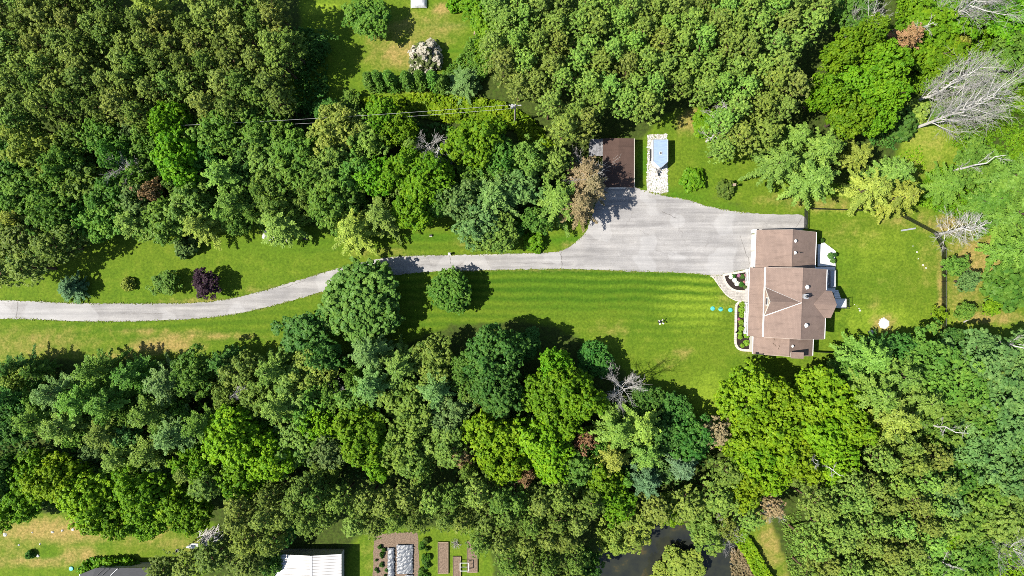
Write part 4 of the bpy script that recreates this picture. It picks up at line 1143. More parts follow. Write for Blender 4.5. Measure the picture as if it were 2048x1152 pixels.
 ('fir', 2038, 350, 62, 'g', 12), ('fir', 2030, 430, 58, 'g', 12), ('fir', 2040, 500, 50, 'g', 11), ('fir', 1985, 400, 40, 'c', 8), ('shrub', 2020, 575, 48, 'c', 4.0), ('shrub', 2045, 545, 36, 'c', 4.0), ('ash', 1908, 532, 22, 'g', 5), ('ash', 1935, 562, 22, 's', 5), ('ash', 1878, 629, 16, 'l', 3.2), ('ash', 1930, 622, 19, 'g', 3.6), ('ash', 1982, 614, 16, 'l', 3.4),
 ('shrub', 1388, 357, 26, 'b', 2.2), ('shrub', 1452, 377, 19, 'n', 1.9), ('shrub', 1420, 245, 34, 'b', 2.0), ('fir', 1900, 370, 46, 'g', 6), ('ash', 1950, 330, 44, 'g', 5),
 # -- top middle lawn
 ('ash', 735, 35, 42, 'g', 6), ('shrub', 852, 112, 33, 'w', 3.2), ('shrub', 836, 145, 20, 'w', 2.2), ('spruce', 928, 165, 38, 's', 4), ('ash', 975, 40, 42, 'b', 6), ('ash', 960, 5, 40, 'b', 6), ('ash', 640, 90, 26, 'd', 4), ('ash', 655, 225, 30, 'd', 6),
 ('ash', 700, 205, 24, 'g', 3), ('shrub', 908, 8, 16, 'b', 2), ('ash', 560, 1062, 34, 'd', 6), ('pine', 330, 1135, 34, 'n', 8), ('pine', 430, 1110, 40, 'n', 9), ('pine', 380, 1128, 34, 'o', 8), ('pine', 500, 1120, 40, 'n', 9), ('ash', 545, 1125, 24, 'c', 5), ('shrub', 58, 1110, 9, 'd', 1.2),
]
for k, px, py, r, hue, h in L_: place(k, px, py, r * (1.07 if k in ('ash', 'fir') and r > 32 else 1), hue, h)
# younger trees filling the gaps between the listed crowns
def fillers(poly, n, hues, seed, rmin=22, rmax=32, gap=30):
    g = np.random.default_rng(seed)
    xs = [p[0] for p in poly]; ys = [p[1] for p in poly]
    k = tries = 0
    while k < n and tries < 4000:
        tries += 1
        x, y = g.uniform(min(xs), max(xs)), g.uniform(min(ys), max(ys))
        if not inpoly(np.array([x]), np.array([y]), poly)[0]: continue
        if min((T[1] - x) ** 2 + (T[2] - y) ** 2 for T in TREES) < gap ** 2: continue
        place('ash' if g.random() < .75 else 'fir', x, y, g.uniform(rmin, rmax), hues[int(g.integers(len(hues)))], g.uniform(6.5, 8.5)); k += 1
fillers([(0, 290), (300, 250), (420, 250), (560, 250), (800, 260), (1000, 330), (1080, 420), (900, 420), (640, 450), (380, 450), (200, 450), (0, 480)], 34, 'gkgs', 61)
fillers([(0, 760), (300, 740), (560, 730), (900, 720), (1000, 760), (1180, 840), (1380, 900), (1400, 990), (1000, 960), (600, 950), (380, 980), (60, 980)], 40, 'gksg', 62)
fillers([(1460, 900), (1700, 730), (2048, 700), (2048, 1010), (1900, 1010), (1760, 860), (1600, 980)], 14, 'gkl', 63)
for px, py, hh in ((740, 161, 5.6), (758, 160, 6.2), (780, 160, 6.0), (814, 160, 5.8), (841, 159, 6.2), (866, 160, 6.0), (882, 166, 4.8)): place('cedar', px, py, 13, 'c', hh)

for T in TREES:
    if T[4] == 'w':
        cr = [o for o in T[0].children if o.name.startswith('crown')][0]
        cr.color = (.12, .15, .05, 1)
        bl_ = link('blossom', ARC['shrub'][(count['shrub'] + 1) % 3][1], T[0]); bl_.scale = [v * 1.01 for v in cr.scale]; bl_.rotation_euler = (0, 0, 1.1); bl_.color = (.46, .43, .36, 1)
# labels: what a tree looks like, and how near it stands to something easy to find
MARKS = [('the white boulders by the driveway', 545, 475), ('the purple tree', 412, 566), ('the detached garage', 1238, 326), ('the white trailer', 1319, 306), ('the house chimney', 1605, 590), ('the pond island', 1362, 1135), ('the utility pole', 1026, 225),
         ('the pale metal roof', 640, 1130), ('the garden film strips', 805, 1120), ('the fire pit', 1768, 647), ('the front teal lids', 1443, 618), ('the brush pile', 420, 1070), ('the dark roof at the bottom', 215, 1145), ('the big round driveway tree', 720, 600),
         ('the top left corner', 0, 0), ('the top right corner', 2048, 0), ('the bottom right corner', 2048, 1152), ('the bottom left corner', 0, 1152), ('the left end of the driveway', 0, 618), ('the bare lawn edge tree', 1255, 775), ('the dead conifer by the fence', 1935, 465),
         ('the raised garden beds', 905, 1110), ('the mown pond path', 1540, 1080), ('the cedar row', 810, 160), ('the grey twiggy tree', 280, 330), ('the right edge middle', 2048, 576), ('the top edge centre', 1024, 0), ('the bottom edge centre', 1024, 1152), ('the lawn ornament', 1322, 642), ('the blue spruce by the driveway', 137, 577)]
ORD = ['nearest', 'second nearest', 'third nearest', 'fourth nearest', 'fifth nearest', 'sixth nearest', 'seventh nearest', 'eighth nearest', 'ninth nearest']
KW = {'round': 'round leafy tree', 'maple': 'dense leafy tree', 'ash': 'loose leafy tree', 'pine': 'lone pine', 'fir': 'feathery conifer', 'spruce': 'dense spruce', 'cedar': 'upright cedar', 'shrub': 'rounded shrub'}
FIX = {(720, 604): 'big round green tree casting its shadow over the driveway bend', (902, 583): 'dark green round tree alone on the lawn below the driveway', (412, 566): 'dark purple leaved tree on the grass above the driveway',
       (330, 566): 'small loose green tree just left of the purple tree', (255, 568): 'small yellow green shrub alone on the grass above the driveway', (137, 577): 'blue green spruce at the edge of the driveway, far left',
       (308, 384): 'rust brown dying tree among green trees in the left wood', (852, 112): 'large grey white flowering shrub above the cedar row', (836, 145): 'smaller grey white flowering shrub touching the cedar row',
       (1368, 1135): 'yellow green tree covering the pond island', (1325, 1160): 'low yellow green bush at the lower left end of the pond island', (1388, 357): 'round green shrub on the grass right of the white trailer', (1452, 377): 'small dark olive shrub beside the thin post on the lawn'}
free = [T for T in TREES if T[5] is None]
used = set()
STANDS = {'pines of the upper left plantation': 'upper left', 'pines of the upper middle plantation': 'upper middle', 'pines of the lower middle plantation': 'lower middle', 'pines of the lower right plantation': 'lower right'}
for grp, nick in STANDS.items():
    mem = [T for T in TREES if T[0].get('group') == grp]
    cx_, cy_ = sum(T[1] for T in mem) / len(mem), sum(T[2] for T in mem) / len(mem)
    done = set()
    for nm, mx, my in sorted(MARKS, key=lambda q: (q[1] - cx_) ** 2 + (q[2] - cy_) ** 2)[:14]:
        for rk, T in enumerate(sorted(mem, key=lambda q: (q[1] - mx) ** 2 + (q[2] - my) ** 2)[:4]):
            if id(T) in done: continue
            done.add(id(T))
            T[0]['label'] = '%s %s plantation pine %s to %s' % (WORDS[T[4]], nick, ORD[rk], nm)
    for T in mem:
        if id(T) not in done: T[0]['label'] = 'pine inside the %s plantation, closed in by others on every side' % nick
for T in free:
    if (T[1], T[2]) in FIX: T[0]['label'] = FIX[(T[1], T[2])]; continue
    if T[3] == 'cedar':
        row = sorted([q for q in free if q[3] == 'cedar'], key=lambda q: q[1])
        T[0]['label'] = ['first', 'second', 'third', 'fourth', 'fifth', 'sixth', 'last'][row.index(T)] + ' upright cedar from the left in the row below the grey shrub'
        T[0]['group'] = 'cedars in the row on the upper lawn'
        continue
    same = [q for q in free if (q[3], q[4]) == (T[3], T[4])]
    best = None
    for nm, mx, my in MARKS:
        dd = lambda q: (q[1] - mx) ** 2 + (q[2] - my) ** 2
        rk = sum(dd(q) < dd(T) for q in same)
        sc_ = (rk, dd(T))
        lab = '%s %s %s to %s' % (WORDS[T[4]], KW[T[3]], ORD[min(rk, 8)], nm)
        if rk < 9 and lab not in used and (best is None or sc_ < best[0]): best = (sc_, lab)
    if best: T[0]['label'] = best[1]; used.add(best[1])
    else: T[0]['label'] = '%s %s in the mixed woodland' % (WORDS[T[4]], KW[T[3]])
    T[0]['group'] = 'shrubs' if T[3] == 'shrub' else 'trees of the mixed woodland'

for T in TREES:
    w_ = (T[0].get('label') or '').split()
    if len(w_) > 16: T[0]['label'] = ' '.join(x for x in w_ if x not in ('the', 'a'))

# leafless trees: foot at pixel, height, archetype
DEAD = [
 ((1836, 254), 18, 'up', 'dead_wood', 11, 'bare white many-stemmed tree leaning out over the clearing, lowest of the three at upper right', 3.7, 26),
 ((1826, 206), 16, 'up', 'dead_wood', 12, 'bare white tree rising from the small yellow shrub at upper right', 3.1, 22),
 ((1866, 55), 16, 'up', 'dead_wood', 13, 'bare white tree close to the top right corner', 3.8, 22),
 ((1896, 224), 13, 'up', 'dead_wood', 14, 'thin pale bare tree just above the lowest white bare tree', 1.8, 6),
 ((1871, 468), 11, 'side', 'dead_wood', 15, 'bare white dead conifer at the corner of the back fence', 2.9, 44),
 ((1890, 345), 13, 'up', 'dead_wood', 16, 'thin bare white stem above the dead conifer by the fence', 1.3, 6),
 ((1228, 762), 9, 'vase', 'grey_wood', 17, 'bare grey tree at the edge of the front lawn with its twiggy shadow', 3.6, 18),
 ((864, 312), 9, 'vase', 'grey_wood', 18, 'bare grey tree in the dark gap below the utility wires', 3.0, 10),
 ((882, 322), 9, 'vase', 'dead_wood', 19, 'second bare tree in the dark gap, right of its grey neighbour', 2.6, 8),
 ((310, 352), 9, 'vase', 'grey_wood', 20, 'grey twiggy dead tree in the left wood', 3.4, 16),
 ((1168, 372), 9, 'side', 'grey_wood', 21, 'half dead conifer with bare boughs hanging over the brown garage roof', 4.2, 22),
 ((685, 770), 7, 'side', 'grey_wood', 22, 'dead grey twiggy tree in the gap below the big round driveway tree', 2.6, 18),
 ((520, 765), 9, 'side', 'grey_wood', 23, 'leafless conifer top radiating like a star in the lower left wood', 2.4, 20),
 ((1810, 830), 14, 'side', 'dead_wood', 24, 'pale dead trunk in the dark gap of the lower right wood', 1.7, 12),
 ((1690, 75), 9, 'up', 'dead_wood', 25, 'thin pale bare tree at the plantation edge beside bright green maples', 2.4, 12),
 ((1572, 890), 12, 'side', 'dead_wood', 26, 'pale leaning bare trunk below the lime green trees, nearest the pond path', 1.6, 16),
 ((1605, 900), 12, 'side', 'dead_wood', 27, 'pale bare trunk below the lime green trees, furthest from the pond path', 1.5, 14),
 ((1790, 85), 9, 'side', 'dead_wood', 28, 'pale bare stems beside the rust brown tree at upper right', 2.0, 14),
 ((1955, 1060), 12, 'up', 'dead_wood', 29, 'bare white branching tree in the bottom right corner', 3.2, 12),
 ((1830, 1090), 9, 'vase', 'dead_wood', 30, 'pale bare tree left of the bottom right corner, beside the stand of pines', 2.8, 10),
 ((1425, 1035), 7, 'vase', 'grey_wood', 31, 'leafless grey tree overhanging the pond from its upper bank', 3.0, 12),
 ((1520, 1000), 7, 'vase', 'dead_wood', 32, 'pale bare shrubby tree at the top of the mown path', 2.4, 12),
 ((1416, 240), 10.5, 'side', 'dead_wood', 34, 'pale bare trunk at the plantation edge right of the trailer, upper one', 1.3, 16),
 ((1413, 283), 9.5, 'side', 'dead_wood', 35, 'pale bare trunk at the plantation edge right of the trailer, lower one', 1.5, 16),
 ((1950, 680), 12, 'vase', 'dead_wood', 33, 'bare white boughs poking through the greyish crown at right', 2.2, 8),
]
for (px, py), h, style, mat, seed, lab, spread, nm in DEAD:
    tk, tw, _, _ = bare('bare_tree', seed, h, spread, nm, {'up': .08, 'side': .15, 'vase': .3}[style], style, M[mat], .10 + h * .008)
    p = P(px, py)
    root = empty('bare_tree', (p.x, p.y, 0), 0)
    link('trunk', tk, root); link('twigs', tw, root)
    tag(root, lab, 'tree', 'leafless trees')

# ------------------------------------------------------------------ undergrowth: rank weeds and ground cover, one mass each
def undergrowth(name, poly, n, hues, hmax, a, tr_, seed, label, per=6, elong=.7, edge=0):
    g = np.random.default_rng(seed)
    xs = [p[0] for p in poly]; ys = [p[1] for p in poly]
    X = g.uniform(min(xs), max(xs), n * 4); Y = g.uniform(min(ys), max(ys), n * 4)
    # clumpy: thin out where a smooth random field is low
    ph = g.uniform(0, 6.28, 6)
    F = np.sin(X * .06 + ph[0]) * np.sin(Y * .07 + ph[1]) + .7 * np.sin(X * .15 + Y * .05 + ph[2]) * np.sin(Y * .17 - X * .04 + ph[3])
    ok = inpoly(X, Y, poly) & (g.uniform(-1.3, 1.2, n * 4) < F + .55)
    X, Y, F = X[ok][:n], Y[ok][:n], F[ok][:n]
    k = len(X)
    T = np.stack([(X - 1024) * S, (576 - Y) * S, np.clip(g.uniform(.1, 1, k) * (1 + .5 * F), .1, 1.6) * hmax], 1)
    D = unit(g.normal(size=(k, 3)) * .5 + [0, 0, 1])
    c = tufts_to_cards(g, T, D, tr_ * g.uniform(.6, 1.4, k), per, a, a * elong, .5 + .22 * F + g.normal(0, .2, k), .7)
    me = card_mesh(name, *c, M['leaf'])
    o = link(name, me)
    o.color = (*COLS[hues], 1)
    return tag(o, label, 'undergrowth', kind='stuff')
U_ = [
 ([(1560, 1030), (1600, 1020), (1640, 1180), (1580, 1180)], 700, 'k', .25, .10, .15, 'rough grass beside the mown path'),
 ([(1700, 180), (1800, 190), (1830, 250), (1790, 300), (1740, 290)], 900, 'd', .6, .14, .2, 'shaded undergrowth below the bright green trees at upper right'),
 ([(1380, 230), (1480, 190), (1560, 230), (1600, 260), (1560, 300), (1430, 300)], 900, 'k', .4, .12, .15, 'rough growth below the pines right of the trailer'),
 ([(1690, 360), (1840, 290), (1850, 340), (1760, 420)], 500, 'l', .3, .10, .15, 'rough grass below the yellow conifers'),
 ([(740, 198), (860, 190), (1000, 205), (1060, 235), (1110, 290), (1060, 320), (1030, 260), (900, 245), (800, 230), (660, 235), (690, 205)], 4200, 'l', .8, .22, .25, 'rank big leaved weeds along the utility line'),
 ([(940, 80), (985, 60), (1000, 120), (960, 170), (900, 190), (880, 150), (925, 110)], 1800, 'g', .9, .10, .2, 'tall green weeds at the edge of the upper lawn'),
 ([(955, -20), (1010, -20), (1000, 130), (950, 130)], 1200, 'b', 1.0, .16, .25, 'leafy creeper beside the upper plantation'),
 ([(1790, -20), (2070, -20), (2070, 200), (1960, 250), (1900, 180), (1830, 190), (1780, 150)], 7000, 'b', 1.2, .15, .3, 'tangled green undergrowth in the upper right corner'),
 ([(1900, 180), (2070, 150), (2070, 330), (1960, 330), (1900, 290), (1930, 230)], 3500, 'b', .9, .13, .25, 'leafy undergrowth below the bare trees at right'),
 ([(1860, 340), (2070, 300), (2070, 480), (1960, 470), (1920, 440), (1830, 410), (1840, 370)], 4600, 'b', 1.0, .13, .25, 'green brambles behind the back fence'),
 ([(1385, 235), (1450, 215), (1460, 260), (1400, 270)], 500, 'b', .6, .2, .2, 'broad leaved weeds at the plantation edge right of the trailer'),
 ([(1462, 1040), (1480, 1050), (1500, 1080), (1530, 1130), (1550, 1170), (1515, 1170), (1490, 1110), (1455, 1065)], 2600, 'l', .9, .16, .22, 'bright green reeds along the pond bank'),
 ([(1462, 1095), (1490, 1100), (1510, 1140), (1515, 1180), (1460, 1180)], 520, 't', .4, .16, .2, 'brown dead reeds in the shallow edge of the pond'),
 ([(160, 1140), (175, 1115), (260, 1112), (285, 1122), (275, 1145)], 900, 'b', 1.3, .16, .25, 'green vines climbing behind the dark roof'),
 ([(1850, 1040), (2070, 980), (2070, 1180), (1850, 1180)], 4200, 'l', .9, .14, .25, 'lime green undergrowth in the lower right corner'),
 ([(1440, 880), (1700, 700), (2070, 680), (2070, 1000), (1880, 1010), (1700, 900), (1600, 980), (1480, 1000)], 3200, 'd', .8, .2, .3, 'dark undergrowth in the lower right wood'),
 ([(-20, 265), (300, 250), (420, 235), (640, 235), (900, 250), (1050, 300), (1180, 330), (1170, 420), (1050, 440), (900, 400), (640, 440), (400, 440), (180, 470), (-20, 560)], 5200, 'd', .8, .22, .3, 'dark undergrowth in the upper left wood'),
 ([(-20, 760), (600, 720), (900, 720), (1180, 760), (1300, 860), (1420, 900), (1440, 1000), (1180, 1000), (900, 940), (420, 1000), (-20, 1020)], 5600, 'd', .8, .22, .3, 'dark undergrowth in the lower left wood'),
 ([(590, 60), (650, 60), (660, 200), (640, 230), (590, 230)], 700, 'd', .8, .18, .25, 'shaded undergrowth beside the upper left plantation'),
]
for i, (poly, n, hue, hm, a, tr_, lab) in enumerate(U_): undergrowth('undergrowth', poly, n, hue, hm, a, tr_, 300 + i, lab)

# ragged grass along the drive and pad edges
def edge_grass():
    g = np.random.default_rng(77)
    q = np.array(resample(DRIVE, 1.6))
    q = q[(q[:, 0] > -20)]
    q = q[~((q[:, 0] > 1496) & (q[:, 1] > 425) & (q[:, 1] < 546)) & ~((q[:, 0] > 1200) & (q[:, 0] < 1270) & (q[:, 1] < 378))]
    nrm = np.gradient(q, axis=0); nrm = np.stack([-nrm[:, 1], nrm[:, 0]], 1); nrm /= np.linalg.norm(nrm, axis=1, keepdims=True) + 1e-9
    q = np.repeat(q, 3, 0); nrm = np.repeat(nrm, 3, 0)
    off = g.normal(0, .6, len(q))
    q = q + nrm * off[:, None] + g.normal(0, .8, q.shape)
    keep = g.random(len(q)) < .3
    q = q[keep]
    k = len(q)
    T = np.stack([(q[:, 0] - 1024) * S, (576 - q[:, 1]) * S, g.uniform(.01, .05, k)], 1)
    D = np.tile([0, 0, 1.0], (k, 1))
    c = tufts_to_cards(g, T, D, np.full(k, .04), 4, .09, .05, g.normal(.5, .25, k), 2.0)
    o = link('edge_grass', card_mesh('edge_grass', *c, M['leaf'])); o.color = (.20, .24, .05, 1)
    tag(o, 'ragged grass growing over the driveway edges', 'grass', kind='stuff')
edge_grass()
# ------------------------------------------------------------------ garden beds, paving, small things
def ring_blocks(outer, width, bl, z1, mat, name, parent, off, closed=False):
    """A row of separate kerb blocks along a pixel line."""
    q = resample(outer, bl, closed=closed)
    mb = MB()
    for a, b_ in zip(q[:-1], q[1:]):
        a, b_ = P(*a) - off, P(*b_) - off
        d = (b_ - a); L = d.length; d = d.normalized(); n = Vector((-d.y, d.x, 0))
        m = Matrix.Translation((a + b_) / 2) @ Matrix(((d.x, n.x, 0, 0), (d.y, n.y, 0, 0), (0, 0, 1, 0), (0, 0, 0, 1)))
        mb.box(-L / 2 + .012, L / 2 - .012, -width / 2, width / 2, 0.0, z1 + float(r2.normal(0, .008)), m)
    return mb.build(name, mat, parent)
walk = tag(empty('walkway', P(1455, 580)), kind='structure')
WALK = [(1421, 551), (1428, 557), (1439, 573), (1453, 590), (1465, 598), (1475, 602), (1492, 601), (1492, 583), (1471, 582), (1458.5, 575), (1449.5, 563), (1445, 551), (1430, 549)]
wo = walk.location
poly_sheet('paving_base', [tuple((P(*p) - wo).xy) for p in resample(WALK, 4)], .02, M['soil'], walk)
WR = [tuple(p) for p in resample(WALK, 3)]
mb = MB(); y = 548.0; row = 0
rp = np.random.default_rng(9)
while y < 603:
    x = 1418 + (2.6 if row % 2 else 0)
    while x < 1494:
        w = float(rp.choice([3.4, 4.6, 5.6]))
        if inpoly(np.array([x + w / 2]), np.array([y + 1.5]), WR)[0]:
            a, b_ = P(x, y) - wo, P(x + w, y + 3.2) - wo
            mb.box(a.x + .008, b_.x - .008, b_.y + .008, a.y - .008, .021, .06 + float(rp.normal(0, .004)))
        x += w
    y += 3.2; row += 1
tag(mb.build('paving', M['paver'], walk), kind='stuff')
ring_blocks([(1421, 551), (1428, 557), (1439, 573), (1453, 590), (1465, 598), (1475, 602)], .14, 4, .08, M['kerb'], 'edging', walk, wo)

bed1 = tag(empty('flower_bed', P(1475, 565)), 'quarter round front bed of white and pink flowers edged with pale blocks', 'flower bed')
B1 = [(1447, 551), (1470, 546), (1493, 542), (1493, 582), (1472, 581), (1459, 574), (1450, 562)]
bo = bed1.location
poly_sheet('mulch', [tuple((P(*p) - bo).xy) for p in B1], .06, M['mulch'], bed1)
ring_blocks([(1446.5, 550), (1450, 563), (1458.5, 574.5), (1471, 581.5), (1492, 583)], .34, 4.2, .16, M['kerb'], 'edging', bed1, bo)
ring_blocks([(1446, 550), (1470, 546), (1496, 541)], .34, 4.2, .16, M['kerb'], 'edging', bed1, bo)
bed2 = tag(empty('flower_bed', P(1485, 652)), 'long front bed of lime green shrubs with a rounded pale kerb', 'flower bed')
B2 = [(1473, 612), (1476, 606), (1493, 603), (1493, 664), (1503, 668), (1504, 700), (1483, 699), (1474, 692), (1471, 682)]
bo2 = bed2.location
poly_sheet('mulch', [tuple((P(*p) - bo2).xy) for p in B2], .06, M['mulch'], bed2)
ring_blocks([(1492, 602.5), (1478, 604), (1472.5, 609), (1471.5, 625), (1471, 660), (1470.2, 682), (1473, 693), (1482, 699.5), (1506, 701)], .36, 4.4, .17, M['kerb'], 'edging', bed2, bo2)
def small_plant(kind, px, py, r_m, h, col, label, cat, z=.06, name='shrub', group=None):
    tk, cr, R0, H0 = ARC['shrub'][count.get('sp', 0) % 3]; count['sp'] = count.get('sp', 0) + 1
    p = P(px, py)
    root = empty(name, (p.x, p.y, z), rt.uniform(0, 6.28))
    for nm, me in (('stem', tk), ('foliage', cr)):
        o = link(nm, me, root); o.scale = (r_m, r_m, h / H0)
        if nm == 'foliage': o.color = (*col, 1)
    return tag(root, label, cat, group)
LG = (.19, .33, .03)
for i, (x, y, r) in enumerate(((1483.5, 609, .52), (1482.5, 620, .5), (1482, 630, .42), (1481.8, 644, .46), (1481.6, 656, .46), (1479.3, 666, .38), (1479.3, 674, .40), (1491.7, 671, .42), (1492, 685.5, .5), (1484, 691, .36))):
    small_plant('s', x, y, r, .6, LG, '%s lime shrub from the top in the long front bed' % ['first', 'second', 'third', 'fourth', 'fifth', 'sixth', 'seventh', 'eighth', 'ninth', 'last'][i], 'shrub', group='shrubs of the long front bed')
small_plant('s', 1477, 638, .22, .4, (.42, .16, .22), 'small pink flower clump in the long front bed', 'flowers', name='flower_clump')
for x, y, r, c, lab in ((1461, 554, .34, (.75, .75, .74), 'white flower clump nearest the corner of the quarter round bed'), (1468, 560, .40, (.76, .76, .75), 'white flower clump in the middle of the quarter round bed'), (1473, 567, .38, (.75, .75, .74), 'white flower clump lowest in the quarter round bed'),
                        (1466, 552.5, .36, (.05, .15, .02), 'green plant between the white flowers'), (1482, 569, .42, (.05, .15, .02), 'lower right green plant in the quarter round bed'), (1484, 553, .40, (.07, .16, .03), 'green plant ringed with pink flowers'),
                        (1477, 551, .28, (.45, .20, .33), 'pink flower clump left of the ringed green plant'), (1489, 551, .26, (.50, .24, .28), 'pink flower clump by the porch corner'), (1489, 574, .3, (.10, .16, .04), 'small olive plant by the porch'), (1488, 564, .22, (.5, .25, .25), 'small pink flower clump beside the porch')):
    small_plant('s', x, y, r, .45, c, lab, 'flowers', name='flower_clump', group='flowers of the quarter round bed')
# bed lamp on a stake
bl = tag(empty('path_light', P(1470, 664)), 'small dark stake light on the kerb of the long front bed', 'garden light')
MB().tube([(0, 0, .1), (0, 0, .6)], .02, 6).build('stake', M['black'], bl)
MB().lathe([(.04, .5), (.05, .6), (.14, .62), (.02, .7)], (0, 0, 0), 10).build('lamp_head', M['black'], bl)

# septic lids
for i, (x, y, lab) in enumerate(((1425, 617, 'left teal lid of three in the front lawn'), (1441, 618.5, 'middle teal lid of three in the front lawn, with a dark latch'), (1460.5, 620, 'right teal lid of three in the front lawn'), (143, 1137, 'left teal lid of two by the dark roof'), (164, 1136.5, 'right teal lid of two by the dark roof'))):
    p = P(x, y)
    o = tag(empty('septic_lid', (p.x, p.y, 0)), lab, 'lid', 'teal septic lids')
    MB().lathe([(.34, 0), (.34, .12), (.30, .15), (.10, .18), (.02, .18)], (0, 0, 0), 18).build('lid', M['teal'], o)
    mb = MB()
    for k in range(6):
        a = k * math.pi / 3; m = Matrix.Rotation(a, 4, 'Z'); mb.box(.1, .29, -.015, .015, .14, .19, m)
    mb.build('rib', M['teal'], o)
    if i == 1: MB().box(-.3, .12, .12, .24, .19, .26).build('latch', M['black'], o)

# potted plants on the deck
for x, y, c, lab, r in ((1644, 481, (.04, .10, .015), 'dark leafy potted plant at the top of the deck steps', .42), (1658, 512, (.10, .22, .05), 'left pale leafy potted plant on the deck corner', .48), (1663, 522, (.11, .23, .05), 'lower potted plant on the deck corner', .42), (1668, 510, (.03, .09, .015), 'dark potted plant at the outer end of the steps', .34)):
    p = P(x, y, .6)
    o = tag(empty('potted_plant', (p.x, p.y, .6 if x != 1644 else .1)), lab, 'potted plant', 'plants on the deck')
    MB().lathe([(.14, 0), (.2, .32), (.22, .34), (.18, .34), (.17, .3), (.02, .29)], (0, 0, 0), 12).build('pot', M['pot'], o)
    f = link('foliage', ARC['shrub'][count.get('pp', 0) % 3][1], o, (0, 0, .3)); count['pp'] = count.get('pp', 0) + 1
    f.scale = (r, r, r * .9); f.color = (*c, 1)

# chain-link fence
def fence(pts, label, h=1.2):
    w = [P(*p) for p in pts]
    o = tag(empty('chain_link_fence', tuple(w[0])), label, 'fence', 'chain link fence around the back yard')
    off = Vector(w[0])
    rails = MB(); net = MB()
    for a, b_ in zip(w[:-1], w[1:]):
        a, b_ = a - off, b_ - off
        L = (b_ - a).length; k = max(1, round(L / 2.6))
        for i in range(k + (1 if b_ + off == w[-1] else 0)):
            p = a.lerp(b_, i / k)
            MB().tube([(p.x, p.y, 0), (p.x, p.y, h + .06)], .04, 6).build('post', M['black'], o)
        rails.tube([(a.x, a.y, h), (b_.x, b_.y, h)], .028, 5)
        rails.tube([(a.x, a.y, .06), (b_.x, b_.y, .06)], .012, 4)
        d = (b_ - a) / L; n = Vector((-d.y, d.x, 0)) * .004
        st = .085; m = int(L / st); run = h
        for s_ in (1, -1):
            for i in range(-int(run / st), m):
                t0, t1 = i * st, i * st + run
                z0, z1 = (.05, h) if s_ > 0 else (h, .05)
                if t0 < 0: z0 += (z1 - z0) * (-t0) / run; t0 = 0
                if t1 > L: z1 = z0 + (z1 - z0) * (L - t0) / (t1 - t0); t1 = L
                if t1 - t0 < .03: continue
                p, q = a + d * t0, a + d * t1
                hw = Vector((0, 0, .017))
                A_ = Vector((p.x, p.y, z0)); B_ = Vector((q.x, q.y, z1))
                net.add([A_ - hw, B_ - hw, B_ + hw, A_ + hw, A_ + n * 2, B_ + n * 2], [(0, 1, 2, 3), (0, 4, 5, 1), (3, 2, 5, 4)])
    rails.build('rail', M['black'], o)
    net.build('wire_mesh', M['black'], o)
fence([(1608, 458), (1609, 419)], 'short fence with gate from the garage corner to the upper yard corner')
fence([(1609, 418), (1700, 421), (1783, 423), (1868, 468)], 'fence along the top of the back yard, bending towards the dead conifer')
fence([(1868, 468), (1883, 500), (1883, 690)], 'fence along the right side of the back yard')
fence([(1628, 703), (1690, 706)], 'short fence from the lower wing of the house to the trees')

# utility pole and lines
up_ = P(1030, 242)
pole = tag(empty('utility_pole', tuple(up_)), 'grey wooden utility pole with a pale transformer among bright weeds', 'utility pole')
MB().tube([(0, 0, 0), (0, 0, 9.6)], [.16, .11], 10).build('pole', M['grey_wood'], pole)
MB().box(-.9, .9, -.06, .06, 9.1, 9.22).build('crossarm', M['grey_wood'], pole)
MB().lathe([(.05, 7.6), (.26, 7.65), (.28, 8.6), (.2, 8.7), (.02, 8.72)], (-.42, .1, 0), 14).build('transformer', M['galv'], pole)
mb = MB()
for x in (-.8, .8, 0): mb.lathe([(.03, 9.22), (.05, 9.26), (.05, 9.4), (.02, 9.44)], (x, 0, 0), 8)
mb.build('insulator', M['white'], pole)
for x, z, ex, ey, ez, lab in ((-.8, 9.42, 330, 252, 8.6, 'upper utility wire running left from the pole'), (0, 7.6, 330, 262, 7.2, 'lower utility wire running left from the pole')):
    a = up_ + Vector((x, 0, z)); b_ = P(ex, ey, ez)
    pts = [a.lerp(b_, t / 14) - Vector((0, 0, 4 * .9 * (t / 14) * (1 - t / 14))) for t in range(15)]
    tag(MB().tube(pts, .02, 5).build('utility_wire', M['wire']), lab, 'wire', 'utility wires')
for x, y, lab in ((1014, 222, 'pale stump below the transformer'),):
    p = P(x, y); tag(MB().lathe([(.7, 0), (.6, .4), (.5, .45), (.02, .46)], tuple(p), 9).build('stump', M['timber']), lab, 'stump')

# rocks: white boulders, fire pit, lawn stones
def rock(px, py, r, seed, label, cat='rock', group=None, mat='boulder', flat=.7, name='boulder', parent=None, off=None):
    g = np.random.default_rng(seed)
    bm = bmesh.new(); bmesh.ops.create_icosphere(bm, subdivisions=2, radius=1)
    k = g.normal(size=(5, 3)); k /= np.linalg.norm(k, axis=1, keepdims=True); d = g.uniform(.55, .85, 5)
    sc_ = g.uniform(.75, 1.25, 3)
    for v in bm.verts:
        c = v.co
        for kk, dd in zip(k, d):
            t = c.dot(Vector(kk))
            if t > dd: c -= Vector(kk) * (t - dd)
        v.co = Vector((c.x * sc_[0] * r, c.y * sc_[1] * r, max(-.15, c.z) * flat * r))
    me = bpy.data.meshes.new(name); bm.to_mesh(me); bm.free(); me.materials.append(M[mat])
    p = P(px, py)
    o = link(name, me, parent, tuple(p if off is None else p - off))
    if parent is None: tag(o, label, cat, group)
    return o
